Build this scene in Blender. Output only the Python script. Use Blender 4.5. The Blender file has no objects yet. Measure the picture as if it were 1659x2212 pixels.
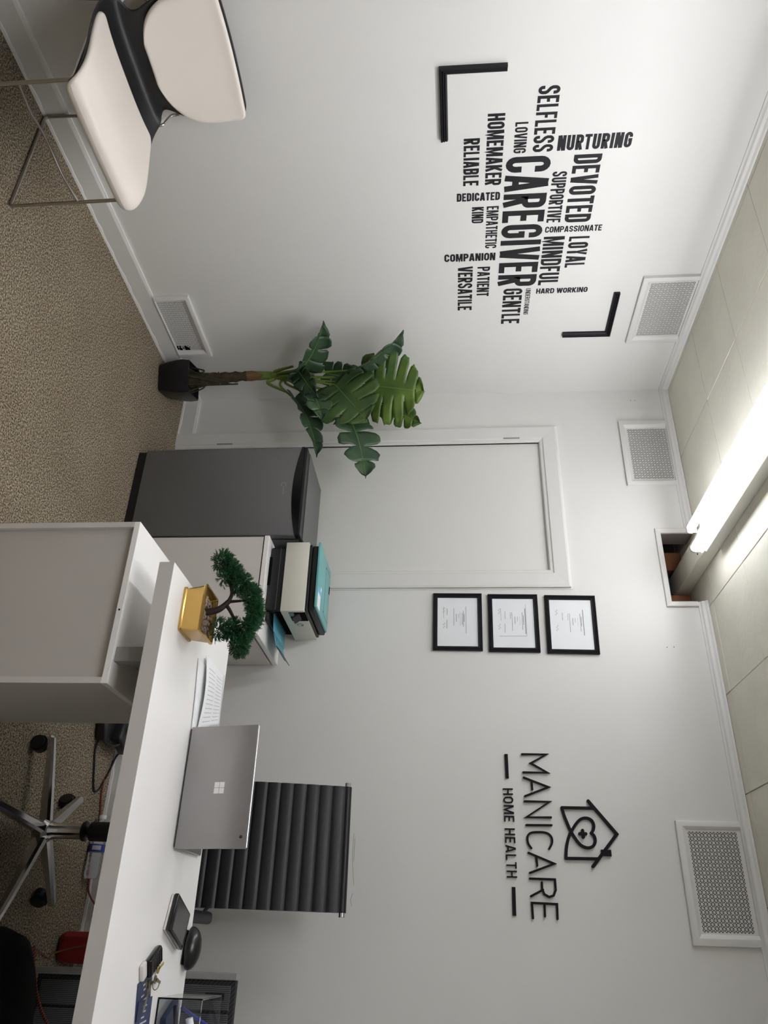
import bpy, bmesh, math, random
from mathutils import Vector, Matrix
random.seed(7)
sc = bpy.context.scene
COL = sc.collection

# ------------------------------------------------------------------ camera, light, exposure
CAM = Vector((2.7699, -3.5312, 1.5340))
YAW, PIT, ROL, FPX = -0.51530, -0.08179, -0.01293, 1664.72
Fw = Vector((math.sin(YAW)*math.cos(PIT), math.cos(YAW)*math.cos(PIT), math.sin(PIT)))
Rt = Fw.cross(Vector((0, 0, 1))).normalized()
Up = Rt.cross(Fw)
R2 = math.cos(ROL)*Rt + math.sin(ROL)*Up
U2 = -math.sin(ROL)*Rt + math.cos(ROL)*Up
cd = bpy.data.cameras.new('camera')
cd.sensor_fit = 'VERTICAL'; cd.sensor_height = 36.0; cd.sensor_width = 36.0
cd.lens = 36.0*FPX/2212.0
cd.clip_start = 0.05
cam = bpy.data.objects.new('camera', cd); COL.objects.link(cam)
# the photograph was taken with the phone turned on its side: picture right is up in the room
X, Y, Z = U2, -R2, -Fw
cam.matrix_world = Matrix(((X.x, Y.x, Z.x, CAM.x), (X.y, Y.y, Z.y, CAM.y), (X.z, Y.z, Z.z, CAM.z), (0, 0, 0, 1)))
sc.camera = cam

world = bpy.data.worlds.new('world'); sc.world = world; world.use_nodes = True
world.node_tree.nodes['Background'].inputs[0].default_value = (0.9, 0.95, 1, 1)
world.node_tree.nodes['Background'].inputs[1].default_value = 0.02
sc.view_settings.view_transform = 'Standard'; sc.view_settings.look = 'None'
sc.view_settings.gamma = 1.0; sc.view_settings.use_curve_mapping = False
sc.view_settings.exposure = -0.04
TUBE_STRENGTH, FILL_STRENGTH = 28.0, 35.0

# ------------------------------------------------------------------ materials
def lin(c):
    return tuple(((v/255.0)/12.92 if v/255.0 <= .04045 else ((v/255.0+.055)/1.055)**2.4) for v in c)
def M(name, col, rough=.5, metal=0.0, var=0.0, vscale=6.0, bump=0.0, bscale=60.0, spec=.5, trans=0.0, emit=0.0, ior=1.45, col2=None, coat=0.0):
    m = bpy.data.materials.new(name); m.use_nodes = True
    nt = m.node_tree; b = nt.nodes['Principled BSDF']
    c = lin(col)
    b.inputs['Base Color'].default_value = (*c, 1); b.inputs['Roughness'].default_value = rough
    b.inputs['Metallic'].default_value = metal; b.inputs['Specular IOR Level'].default_value = spec
    b.inputs['Transmission Weight'].default_value = trans; b.inputs['IOR'].default_value = ior
    b.inputs['Coat Weight'].default_value = coat
    if emit:
        b.inputs['Emission Color'].default_value = (*c, 1); b.inputs['Emission Strength'].default_value = emit
    if var or col2:
        tc = nt.nodes.new('ShaderNodeTexCoord'); n = nt.nodes.new('ShaderNodeTexNoise')
        n.inputs['Scale'].default_value = vscale; n.inputs['Detail'].default_value = 4
        nt.links.new(tc.outputs['Object'], n.inputs['Vector'])
        r = nt.nodes.new('ShaderNodeValToRGB')
        d = lin(col2) if col2 else tuple(v*(1-var) for v in c)
        e = c if col2 else tuple(min(1, v*(1+var)) for v in c)
        r.color_ramp.elements[0].position = .32; r.color_ramp.elements[1].position = .68
        r.color_ramp.elements[0].color = (*d, 1); r.color_ramp.elements[1].color = (*e, 1)
        nt.links.new(n.outputs['Fac'], r.inputs['Fac']); nt.links.new(r.outputs['Color'], b.inputs['Base Color'])
    if bump:
        tc = nt.nodes.new('ShaderNodeTexCoord'); n = nt.nodes.new('ShaderNodeTexNoise')
        n.inputs['Scale'].default_value = bscale; n.inputs['Detail'].default_value = 3
        nt.links.new(tc.outputs['Object'], n.inputs['Vector'])
        bp = nt.nodes.new('ShaderNodeBump'); bp.inputs['Strength'].default_value = bump; bp.inputs['Distance'].default_value = .004
        nt.links.new(n.outputs['Fac'], bp.inputs['Height']); nt.links.new(bp.outputs['Normal'], b.inputs['Normal'])
    return m
def carpet_mat():
    m = bpy.data.materials.new('carpet'); m.use_nodes = True; nt = m.node_tree; b = nt.nodes['Principled BSDF']
    b.inputs['Roughness'].default_value = .95; b.inputs['Specular IOR Level'].default_value = .1
    tc = nt.nodes.new('ShaderNodeTexCoord')
    n = nt.nodes.new('ShaderNodeTexNoise'); n.inputs['Scale'].default_value = 150; n.inputs['Detail'].default_value = 8; n.inputs['Roughness'].default_value = .75
    r = nt.nodes.new('ShaderNodeValToRGB'); e = r.color_ramp.elements
    e[0].position = .41; e[0].color = (*lin((50, 42, 32)), 1); e[1].position = .59; e[1].color = (*lin((190, 178, 156)), 1)
    k = r.color_ramp.elements.new(.5); k.color = (*lin((120, 109, 92)), 1)
    nt.links.new(tc.outputs['Object'], n.inputs['Vector']); nt.links.new(n.outputs['Fac'], r.inputs['Fac'])
    n2 = nt.nodes.new('ShaderNodeTexNoise'); n2.inputs['Scale'].default_value = 4; n2.inputs['Detail'].default_value = 3
    nt.links.new(tc.outputs['Object'], n2.inputs['Vector'])
    r2 = nt.nodes.new('ShaderNodeValToRGB'); r2.color_ramp.elements[0].position = .3; r2.color_ramp.elements[1].position = .7
    r2.color_ramp.elements[0].color = (.86, .84, .82, 1); r2.color_ramp.elements[1].color = (1, 1, 1, 1)
    nt.links.new(n2.outputs['Fac'], r2.inputs['Fac'])
    mx = nt.nodes.new('ShaderNodeMix'); mx.data_type = 'RGBA'; mx.blend_type = 'MULTIPLY'; mx.inputs[0].default_value = 1
    nt.links.new(r.outputs['Color'], mx.inputs[6]); nt.links.new(r2.outputs['Color'], mx.inputs[7])
    nt.links.new(mx.outputs[2], b.inputs['Base Color'])
    bp = nt.nodes.new('ShaderNodeBump'); bp.inputs['Strength'].default_value = .1; bp.inputs['Distance'].default_value = .003
    nt.links.new(n.outputs['Fac'], bp.inputs['Height']); nt.links.new(bp.outputs['Normal'], b.inputs['Normal'])
    return m
def stripe_mat(name, c1, c2, scale, rough=.7, axis=(1, 0, 0)):
    m = bpy.data.materials.new(name); m.use_nodes = True; nt = m.node_tree; b = nt.nodes['Principled BSDF']
    b.inputs['Roughness'].default_value = rough
    tc = nt.nodes.new('ShaderNodeTexCoord'); w = nt.nodes.new('ShaderNodeTexWave')
    w.inputs['Scale'].default_value = scale; w.inputs['Distortion'].default_value = .4
    w.bands_direction = 'X' if axis[0] else ('Y' if axis[1] else 'Z')
    if axis[0] and axis[1]: w.bands_direction = 'DIAGONAL'
    nt.links.new(tc.outputs['Object'], w.inputs['Vector'])
    r = nt.nodes.new('ShaderNodeValToRGB'); r.color_ramp.elements[0].position = .4; r.color_ramp.elements[1].position = .6
    r.color_ramp.elements[0].color = (*lin(c1), 1); r.color_ramp.elements[1].color = (*lin(c2), 1)
    nt.links.new(w.outputs['Fac'], r.inputs['Fac']); nt.links.new(r.outputs['Color'], b.inputs['Base Color'])
    return m
m_wall = M('wall_paint', (222, 221, 217), .55, var=.015, vscale=2.0, bump=.05, bscale=25)
m_trim = M('trim_paint', (219, 218, 214), .4, bump=.04, bscale=30)
m_edge = M('bare_trim_edge', (236, 234, 230), .5)
m_door = M('door_paint', (221, 221, 215), .5, bump=.03, bscale=12)
m_ceil = M('ceiling_tile_paint', (226, 223, 209), .7, var=.04, vscale=5, bump=.35, bscale=38)
m_seam = M('ceiling_seam', (214, 211, 198), .8)
m_carpet = carpet_mat()
m_white = M('white_laminate', (246, 244, 241), .3, spec=.5)
m_pale = M('pale_cabinet', (214, 209, 204), .4)
m_grey = M('grey_laminate', (205, 201, 197), .4)
m_black = M('black_plastic', (24, 24, 26), .45)
m_vinyl = M('black_vinyl', (30, 30, 32), .55, spec=.3)
m_gloss = M('black_gloss', (12, 12, 14), .12)
m_acryl = M('black_acrylic', (14, 14, 16), .55, spec=.2)
m_leather = M('black_leather', (19, 20, 24), .42, bump=.08, bscale=180)
m_chrome = M('chrome', (210, 210, 212), .12, 1.0)
m_steel = M('satin_steel', (176, 170, 164), .28, 1.0)
m_fridge = M('dark_steel', (112, 112, 113), .38, .45)
m_fridge2 = M('dark_cabinet_steel', (96, 96, 96), .45, .2)
m_cream = M('cream_leather', (234, 226, 217), .35, bump=.05, bscale=120)
m_shell = M('shell_black', (26, 26, 28), .4)
m_hole = M('hole_shade_and_marks', (13, 13, 13), .95, spec=.1)  # near-black: painted shade of holes and gaps, also small dark marks
m_tube = M('lamp_tube', (247, 248, 254), .3, emit=TUBE_STRENGTH)
m_fill_tube = M('fill_tube', (247, 248, 254), .3, emit=FILL_STRENGTH)  # tubes of the two added fill strips, out of view
m_metalw = M('white_enamel', (226, 224, 218), .35)
m_cap = M('lamp_cap', (196, 192, 184), .35)
m_teal = M('teal_plastic', (104, 168, 168), .35)
m_teal2 = M('teal_tray', (74, 146, 164), .3)
m_paper = M('paper', (242, 243, 244), .6)
m_paperg = M('certificate_paper', (236, 239, 241), .5, var=.02, vscale=9)
m_ink = M('grey_ink', (120, 122, 124), .7)
m_ink2 = M('faint_ink', (196, 197, 200), .7)
m_gold = M('gold_glaze', (188, 154, 88), .22, .85, bump=.04, bscale=14)
m_pebble = M('pebbles', (140, 122, 108), .6, var=.45, vscale=40)
m_bark = M('bonsai_bark', (42, 31, 27), .7, bump=.3, bscale=70)
m_needle = M('bonsai_green', (28, 84, 40), .5, col2=(18, 56, 32), vscale=25)
m_leaf = M('leaf_green', (92, 116, 42), .42, col2=(58, 86, 42), vscale=9, spec=.4)
m_leafd = M('leaf_dark', (62, 86, 56), .36, col2=(38, 60, 46), vscale=9, spec=.4)
m_leafm = M('leaf_mid', (80, 104, 52), .42, col2=(52, 80, 46), vscale=9, spec=.4)
m_rib = M('leaf_rib', (104, 138, 62), .5)
m_stem = M('stem_green', (98, 118, 48), .45, var=.2, vscale=14)
m_trunk = M('trunk_brown', (66, 58, 38), .8, col2=(42, 36, 26), vscale=50, bump=.5, bscale=60)
m_sheath = M('sheath_brown', (104, 78, 46), .7)
m_laptop = M('laptop_silver', (150, 148, 148), .35, .6)
m_lapedge = M('laptop_edge', (206, 206, 208), .3, .7)
m_logo = M('logo_silver', (222, 222, 222), .3, .4)
m_screen = M('grey_screen', (62, 60, 61), .2)
m_red = M('red_fabric', (126, 26, 28), .6)
m_cord = stripe_mat('red_braid', (52, 20, 16), (170, 78, 58), 60, .6, (1, 1, 0))
m_pet = M('clear_plastic', (236, 240, 243), .12, trans=.8, ior=1.25)
m_acr = M('clear_acrylic', (244, 246, 248), .03, trans=1.0, ior=1.3)
m_blue = M('label_blue', (40, 52, 130), .4)
m_navy = M('card_navy', (52, 60, 92), .4)
m_woven = stripe_mat('woven_dark', (40, 40, 42), (92, 92, 94), 55, .8)
m_woven2 = stripe_mat('woven_dark_side', (30, 30, 33), (52, 52, 56), 40, .8, (1, 1, 0))
m_frameg = M('grey_frame', (150, 149, 147), .5)
m_bag = M('bag_black', (7, 7, 8), .85, spec=.2)
m_brass = M('brass', (214, 190, 96), .3, .9)
m_keys = M('key_metal', (150, 142, 120), .3, .9)
m_wood = M('brown_wood', (150, 98, 66), .7, var=.2, vscale=6)  # plain brown wood tone with random variation
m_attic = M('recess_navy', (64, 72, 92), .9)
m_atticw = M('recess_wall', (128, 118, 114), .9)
m_logop = M('logo_teal', (90, 128, 116), .4)
m_sky = M('label_sky', (110, 180, 226), .4)

# ------------------------------------------------------------------ mesh helpers
def wloc(p):
    v = Vector((0, 0, 0))
    while p is not None:
        v = v + p.location; p = p.parent
    return v
def link(name, me, mat, parent=None, loc=None):
    o = bpy.data.objects.new(name, me); COL.objects.link(o)
    if mat is not None and not me.materials: me.materials.append(mat)
    if parent is not None:
        o.parent = parent
    if loc is not None: o.location = loc
    return o
def obj(name, bm, mat, parent=None, base=None, smooth=0.0, mods=()):
    """one mesh object; world-space vertices are moved into the frame of its thing"""
    off = wloc(parent) if parent is not None else (Vector(base) if base is not None else Vector((0, 0, 0)))
    bmesh.ops.recalc_face_normals(bm, faces=bm.faces)
    bmesh.ops.translate(bm, verts=bm.verts, vec=-off)
    me = bpy.data.meshes.new(name); bm.to_mesh(me); bm.free()
    if smooth:
        for p in me.polygons: p.use_smooth = True
        me.set_sharp_from_angle(angle=math.radians(smooth))
    o = link(name, me, mat, parent)
    if parent is None: o.location = off
    for k, kw in mods:
        md = o.modifiers.new(k.lower(), k)
        for a, b in kw.items(): setattr(md, a, b)
    return o
def tag(o, label, cat, group=None, kind=None):
    if label: o['label'] = label
    if cat: o['category'] = cat
    if group: o['group'] = group
    if kind: o['kind'] = kind
    return o
def struct(o, label=None):
    o['kind'] = 'structure'
    if label: o['label'] = label
    return o
def thing(name, label, cat, loc, group=None):
    o = bpy.data.objects.new(name, None); COL.objects.link(o)
    o.location = loc; o.empty_display_size = .05
    return tag(o, label, cat, group)
def B(): return bmesh.new()
def box(bm, x0, x1, y0, y1, z0, z1, bev=0.0, seg=2, rot=None, piv=None):
    t = bmesh.new()
    vs = [t.verts.new((x, y, z)) for x in (x0, x1) for y in (y0, y1) for z in (z0, z1)]
    for f in ((0, 1, 3, 2), (4, 6, 7, 5), (0, 4, 5, 1), (2, 3, 7, 6), (0, 2, 6, 4), (1, 5, 7, 3)):
        t.faces.new([vs[i] for i in f])
    if bev > 0: bmesh.ops.bevel(t, geom=list(t.edges), offset=bev, segments=seg, affect='EDGES', profile=.5, clamp_overlap=True)
    if rot is not None:
        p = Vector(piv) if piv is not None else Vector(((x0+x1)/2, (y0+y1)/2, (z0+z1)/2))
        bmesh.ops.transform(t, matrix=Matrix.Translation(p) @ rot @ Matrix.Translation(-p), verts=t.verts)
    merge(bm, t)
    return bm
def merge(bm, t):
    me = bpy.data.meshes.new('t'); t.to_mesh(me); t.free(); bm.from_mesh(me); bpy.data.meshes.remove(me)
def RZ(a): return Matrix.Rotation(math.radians(a), 4, 'Z')
def RX(a): return Matrix.Rotation(math.radians(a), 4, 'X')
def RY(a): return Matrix.Rotation(math.radians(a), 4, 'Y')
def quad(bm, *pts): return bm.faces.new([bm.verts.new(p) for p in pts])
def smoothpath(pts, n=6):
    P = [Vector(p) for p in pts]; out = []
    for i in range(len(P)-1):
        a = P[max(0, i-1)]; b = P[i]; c = P[i+1]; d = P[min(len(P)-1, i+2)]
        for k in range(n):
            t = k/n
            out.append(.5*((2*b)+(c-a)*t+(2*a-5*b+4*c-d)*t*t+(3*b-a-3*c+d)*t**3))
    out.append(P[-1]); return out
def roundpath(pts, r, n=5):
    P = [Vector(p) for p in pts]; out = [P[0]]
    for i in range(1, len(P)-1):
        a = (P[i-1]-P[i]); b = (P[i+1]-P[i]); k = min(r, a.length*.45, b.length*.45)
        A = P[i]+a.normalized()*k; C = P[i]+b.normalized()*k
        for j in range(n+1):
            t = j/n; out.append((1-t)**2*A+2*t*(1-t)*P[i]+t*t*C)
    out.append(P[-1]); return out
def tube(bm, pts, rad, n=10, caps=True):
    P = [Vector(p) for p in pts]; m = len(P)
    R = rad if isinstance(rad, (list, tuple)) else [rad]*m
    up = Vector((0, 0, 1)); prev = None; rings = []
    for i in range(m):
        d = (P[min(m-1, i+1)]-P[max(0, i-1)]).normalized()
        if prev is None:
            s = d.cross(up)
            if s.length < .05: s = d.cross(Vector((1, 0, 0)))
            s.normalize()
        else:
            s = prev - d*prev.dot(d)
            if s.length < 1e-5: s = d.cross(up)
            s.normalize()
        prev = s; t = d.cross(s)
        rings.append([bm.verts.new(P[i]+(s*math.cos(2*math.pi*k/n)+t*math.sin(2*math.pi*k/n))*R[i]) for k in range(n)])
    for i in range(m-1):
        for k in range(n):
            bm.faces.new((rings[i][k], rings[i][(k+1) % n], rings[i+1][(k+1) % n], rings[i+1][k]))
    if caps:
        bm.faces.new(rings[0]); bm.faces.new(rings[-1])
    return bm
def lathe(bm, c, prof, n=24, axis='Z', sx=1.0, sy=1.0):
    c = Vector(c); rings = []
    for r, h in prof:
        ring = []
        for k in range(n):
            a = 2*math.pi*k/n; u, v = r*math.cos(a)*sx, r*math.sin(a)*sy
            p = {'Z': Vector((u, v, h)), 'X': Vector((h, u, v)), 'Y': Vector((u, h, v))}[axis]
            ring.append(bm.verts.new(c+p))
        rings.append(ring)
    for i in range(len(rings)-1):
        for k in range(n):
            bm.faces.new((rings[i][k], rings[i][(k+1) % n], rings[i+1][(k+1) % n], rings[i+1][k]))
    bm.faces.new(rings[0]); bm.faces.new(rings[-1])
    return bm
def prism(bm, poly, vec):
    v = Vector(vec); a = [bm.verts.new(p) for p in poly]; b = [bm.verts.new(Vector(p)+v) for p in poly]
    bm.faces.new(a); bm.faces.new(b)
    for i in range(len(a)): bm.faces.new((a[i], a[(i+1) % len(a)], b[(i+1) % len(a)], b[i]))
    return bm
def WB(a, b, h=0.0): return Vector((a, -h, b))      # on the back wall, h proud of it
def WL(a, b, h=0.0): return Vector((h, a, b))       # on the left wall
def ring(bm, W, u0, u1, v0, v1, prof, closed=True):
    """mitred frame: prof is (inset, height) from the outer edge inward"""
    L = []
    for d, h in prof:
        L.append([bm.verts.new(W(u, v, h)) for u, v in ((u0+d, v0+d), (u1-d, v0+d), (u1-d, v1-d), (u0+d, v1-d))])
    for i in range(len(L)-1):
        for k in range(4): bm.faces.new((L[i][k], L[i][(k+1) % 4], L[i+1][(k+1) % 4], L[i+1][k]))
    return bm
def sweep(bm, path, prof, W, caps=True):
    """mitred moulding along an open 2D path on a wall; prof = (offset to the left, height)"""
    n = len(path); L = []
    for i in range(n):
        p = Vector(path[i]).to_2d()
        d0 = (p-Vector(path[i-1]).to_2d()).normalized() if i > 0 else None
        d1 = (Vector(path[i+1]).to_2d()-p).normalized() if i < n-1 else None
        d0 = d0 or d1; d1 = d1 or d0
        n0 = Vector((-d0.y, d0.x)); n1 = Vector((-d1.y, d1.x)); mm = (n0+n1).normalized(); k = 1/max(.3, mm.dot(n0))
        L.append([bm.verts.new(W(*(p+mm*k*o), h)) for o, h in prof])
    for i in range(n-1):
        for k in range(len(prof)-1): bm.faces.new((L[i][k], L[i][k+1], L[i+1][k+1], L[i+1][k]))
    if caps: bm.faces.new(L[0]); bm.faces.new(L[-1])
    return bm

# ------------------------------------------------------------------ stroke lettering
def ribbon(bm, W, pts, w, h0, h1, closed=False, rcap=False):
    P = [Vector((p[0], p[1])) for p in pts]
    Q = [P[0]]
    for p in P[1:]:
        if (p-Q[-1]).length > 1e-5: Q.append(p)
    P = Q; n = len(P)
    if closed and (P[0]-P[-1]).length < 1e-5: P.pop(); n -= 1
    l, r = [], []
    for i in range(n):
        a = P[i-1] if (i > 0 or closed) else None; c = P[(i+1) % n] if (i < n-1 or closed) else None
        d0 = (P[i]-a).normalized() if a is not None else (c-P[i]).normalized()
        d1 = (c-P[i]).normalized() if c is not None else d0
        n0 = Vector((-d0.y, d0.x)); n1 = Vector((-d1.y, d1.x)); mm = n0+n1
        mm = mm.normalized() if mm.length > 1e-4 else n0
        k = min(1/max(.2, mm.dot(n0)), 2.6)
        l.append(P[i]+mm*k*w/2); r.append(P[i]-mm*k*w/2)
    segs = range(n if closed else n-1)
    vf = lambda p, h: bm.verts.new(W(p.x, p.y, h))
    lf = [vf(p, h1) for p in l]; rf = [vf(p, h1) for p in r]; lb = [vf(p, h0) for p in l]; rb = [vf(p, h0) for p in r]
    for i in segs:
        j = (i+1) % n
        bm.faces.new((lf[i], lf[j], rf[j], rf[i])); bm.faces.new((lb[i], lb[j], lf[j], lf[i]))
        bm.faces.new((rf[i], rf[j], rb[j], rb[i])); bm.faces.new((rb[i], rb[j], lb[j], lb[i]))
    if not closed:
        bm.faces.new((lf[0], rf[0], rb[0], lb[0])); bm.faces.new((lf[-1], lb[-1], rb[-1], rf[-1]))
    if rcap and not closed:
        for e, q in ((P[0], P[1]), (P[-1], P[-2])):
            d = (e-q).normalized(); s = Vector((-d.y, d.x))
            arc = [e+(s*math.cos(t)+d*math.sin(t))*w/2 for t in [math.pi*k/6 for k in range(7)]]
            f = [vf(p, h1) for p in arc]; b = [vf(p, h0) for p in arc]
            bm.faces.new(f)
            for k in range(6): bm.faces.new((f[k], f[k+1], b[k+1], b[k]))
    return bm
def arc(cx, cy, rx, ry, a0, a1, n=8):
    return [(cx+rx*math.cos(math.radians(a0+(a1-a0)*k/n)), cy+ry*math.sin(math.radians(a0+(a1-a0)*k/n))) for k in range(n+1)]
BASE = dict(A=1.08, M=1.35, W=1.45, E=.86, F=.82, L=.8, T=.92, V=1.05, Y=1.0, K=1.02, N=1.06)
def glyph(ch, w, t):
    a = t/2; L, R, Bo, T = a, w-a, a, 1-a; c = w/2; rx = (R-L)/2; ry = min(rx*1.15, .27)
    if ch == 'I': return [([(c, 0), (c, 1)], 0)]
    if ch == 'O': return [(arc(c, T-ry, rx, ry, 0, 180)+arc(c, Bo+ry, rx, ry, 180, 360), 1)]
    if ch == 'C': return [([(R, .66)]+arc(c, T-ry, rx, ry, 0, 180)+arc(c, Bo+ry, rx, ry, 180, 360)+[(R, .36)], 0)]
    if ch == 'G': return [([(R, .68)]+arc(c, T-ry, rx, ry, 0, 180)+arc(c, Bo+ry, rx, ry, 180, 360)+[(R, .5), (c, .5)], 0)]
    if ch == 'U': return [([(L, 1)]+arc(c, Bo+ry, rx, ry, 180, 360)+[(R, 1)], 0)]
    if ch == 'D': return [([(L, Bo), (L, T), (c, T)]+arc(c, T-ry, rx, ry, 90, 0)+arc(c, Bo+ry, rx, ry, 0, -90)+[(L, Bo)], 1)]
    if ch == 'S':
        k = .27
        return [([(R, .70)]+arc(c, T-ry, rx, ry, 0, 180)+[(L, .66), (L+.12*w, .56), (R-.12*w, .43), (R, .34)]+arc(c, Bo+ry, rx, ry, 0, -180)+[(L, .30)], 0)]
    if ch == 'P': return [([(L, 0), (L, T), (c, T)]+arc(c, T-ry*.8, rx, ry*.8, 90, 0)+arc(c, .46+ry*.8, rx, ry*.8, 0, -90)+[(L, .46)], 0)]
    if ch == 'R': return [([(L, 0), (L, T), (c, T)]+arc(c, T-ry*.8, rx, ry*.8, 90, 0)+arc(c, .5+ry*.7, rx, ry*.7, 0, -90)+[(L, .5)], 0), ([(c-.02, .5), (R-.02, 0)], 0)]
    if ch == 'B': return [([(L, 0), (L, T), (c, T)]+arc(c, T-ry*.7, rx, ry*.7, 90, 0)+arc(c, .52+ry*.6, rx*.95, ry*.6, 0, -90)+[(L, .52)], 0), ([(L, .52), (c, .52)]+arc(c, .52-ry*.6, rx, ry*.6, 90, 0)+arc(c, Bo+ry*.7, rx, ry*.7, 0, -90)+[(0, Bo)], 0)]
    if ch == 'E': return [([(w, T), (L, T), (L, Bo), (w, Bo)], 0), ([(L, .51), (w*.88, .51)], 0)]
    if ch == 'F': return [([(w, T), (L, T), (L, 0)], 0), ([(L, .49), (w*.86, .49)], 0)]
    if ch == 'H': return [([(L, 0), (L, 1)], 0), ([(R, 0), (R, 1)], 0), ([(L, .51), (R, .51)], 0)]
    if ch == 'L': return [([(L, 1), (L, Bo), (w, Bo)], 0)]
    if ch == 'T': return [([(0, T), (w, T)], 0), ([(c, T), (c, 0)], 0)]
    if ch == 'N': return [([(L, 0), (L, 1)], 0), ([(L+a*.3, 1), (R-a*.3, 0)], 0), ([(R, 0), (R, 1)], 0)]
    if ch == 'M': return [([(L, 0), (L, 1)], 0), ([(L+a*.5, 1), (c, .08), (R-a*.5, 1)], 0), ([(R, 0), (R, 1)], 0)]
    if ch == 'A': return [([(L*.9, 0), (c-a*.35, 1)], 0), ([(w-L*.9, 0), (c+a*.35, 1)], 0), ([(w*.26, .25), (w*.74, .25)], 0)]
    if ch == 'V': return [([(L*.9, 1), (c-a*.35, 0)], 0), ([(w-L*.9, 1), (c+a*.35, 0)], 0)]
    if ch == 'W': return [([(L*.8, 1), (w*.28, 0)], 0), ([(w*.28, 0), (c, .95)], 0), ([(c, .95), (w*.72, 0)], 0), ([(w*.72, 0), (w-L*.8, 1)], 0)]
    if ch == 'Y': return [([(L*.9, 1), (c, .42), (w-L*.9, 1)], 0), ([(c, .46), (c, 0)], 0)]
    if ch == 'K': return [([(L, 0), (L, 1)], 0), ([(R, 1), (L+a*.5, .42)], 0), ([(L+w*.22, .55), (R, 0)], 0)]
    return []
def word(parent, text, W, o, ax, up, width, height, t=.15, gap=.085, h0=.0002, h1=.0009, mat=None, spc=.3):
    """letters as parts: origin o (2D on the wall), reading direction ax, up direction up"""
    n = len(text); sp = text.count(' ')
    fixed = sum(t*1.02 for c in text if c == 'I')+gap*(n-1)+sp*spc
    tot = sum(BASE.get(c, 1.0) for c in text if c not in 'I ')
    u = (width/height-fixed)/tot
    x = 0.0; o = Vector(o); ax = Vector(ax); up = Vector(up)
    for c in text:
        if c == ' ': x += spc+gap; continue
        w = t*1.02 if c == 'I' else u*BASE.get(c, 1.0)
        bm = B()
        for q_, (pl, closed) in enumerate(glyph(c, w, min(t, w*.42) if c != 'I' else t)):
            pts = [o+ax*((x+p[0])*height)+up*(p[1]*height) for p in pl]
            ribbon(bm, W, pts, (min(t, w*.42) if c != 'I' else t)*height, h0, h1+.00015*q_, bool(closed))
        obj('letter', bm, mat, parent)
        x += w+gap

# ================================================================== STRUCTURE
HC, X1, Y1 = 2.765, 4.7, -6.4
bm = B(); box(bm, -.12, X1+.1, Y1-.1, 1.2, -.1, 0.0)
floor = struct(obj('floor', bm, m_carpet), 'speckled beige brown carpet floor')
def wallbox(name, boxes, label):
    bm = B()
    for b in boxes: box(bm, *b)
    return struct(obj(name, bm, m_wall), label)
wallbox('wall_left', [(-.12, 0, Y1, .12, 0, HC+.05)], 'light grey painted wall with the black word cloud')
D0, D1, DT = .347, 1.153, 2.062         # the painted-shut door's opening
wall_back = wallbox('wall_back', [(0, D0, 0, .12, 0, HC+.05), (D0, .915, 0, .12, DT, HC+.05), (.915, D1, 0, .12, DT, 2.603), (D1, 1.287, 0, .12, 0, 2.603),
                      (1.287, X1, 0, .12, 0, HC+.05)], 'light grey painted wall with door, certificates and raised sign')
wallbox('wall_right', [(X1, X1+.12, Y1, .12, 0, HC+.05)], 'plain light grey wall')
wallbox('wall_rear', [(-.12, X1+.12, Y1-.12, Y1, 0, HC+.05)], 'plain light grey wall behind the viewer')
# ceiling with square tiles
bm = B(); box(bm, -.12, X1+.1, Y1-.1, 1.2, HC+.008, HC+.06)
ceiling = struct(obj('ceiling', bm, m_seam), 'beige painted ceiling of square tiles')
T = .4235
bm = B(); box(bm, -T/2+.0016, T/2-.0016, -T/2+.0016, T/2-.0016, 0, .012, .0012, 1)
tile_me = None
for i in range(-1, 11):
    for j in range(-2, 16):
        cx = .0525+T*(i+.5)-.0; cy = .335-T*(j+.5)+.0
        x0, x1, y0, y1 = cx-T/2, cx+T/2, cy-T/2, cy+T/2
        if x1 < .0 or x0 > X1: continue
        if y0 > .9: continue
        if x0 < 0:
            bm2 = B(); box(bm2, .001, x1-.0016, y0+.0016, y1-.0016, HC-.0005, HC+.01); obj('ceiling_tile', bm2, m_ceil, ceiling); continue
        if tile_me is None:
            tile_me = bpy.data.meshes.new('ceiling_tile'); bm.to_mesh(tile_me); tile_me.materials.append(m_ceil)
        o = link('ceiling_tile', tile_me, m_ceil, ceiling, (cx, cy, HC+random.uniform(-.0012, .0012)))
bm.free()
# the dark space behind the opening high in the back wall
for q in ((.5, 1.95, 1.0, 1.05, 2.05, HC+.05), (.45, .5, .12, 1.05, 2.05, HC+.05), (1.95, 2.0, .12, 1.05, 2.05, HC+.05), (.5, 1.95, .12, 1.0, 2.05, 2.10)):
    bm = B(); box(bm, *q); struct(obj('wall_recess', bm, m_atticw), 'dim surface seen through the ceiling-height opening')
bm = B(); box(bm, .90, 1.005, .25, .40, 2.1, HC-.002, .003)
tag(obj('brown_carton', bm, m_wood, base=(.95, .32, 2.1)), 'brown carton in the dark opening beside the navy panel', 'box')
bm = B(); box(bm, 1.007, 1.16, .26, .30, 2.1, 2.69, .003)
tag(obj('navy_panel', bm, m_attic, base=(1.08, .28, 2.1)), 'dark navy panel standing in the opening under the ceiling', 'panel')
bm = B(); box(bm, 1.165, 1.25, .2, .26, 2.1, HC-.002, .003)
tag(obj('wood_post', bm, m_wood, base=(1.2, .23, 2.1)), 'short brown wooden post in the dark opening under ceiling', 'post')
bm = B(); box(bm, .915, .9165, .004, .119, 2.604, HC-.002); obj('reveal_lining', bm, m_atticw, wall_back)
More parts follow.
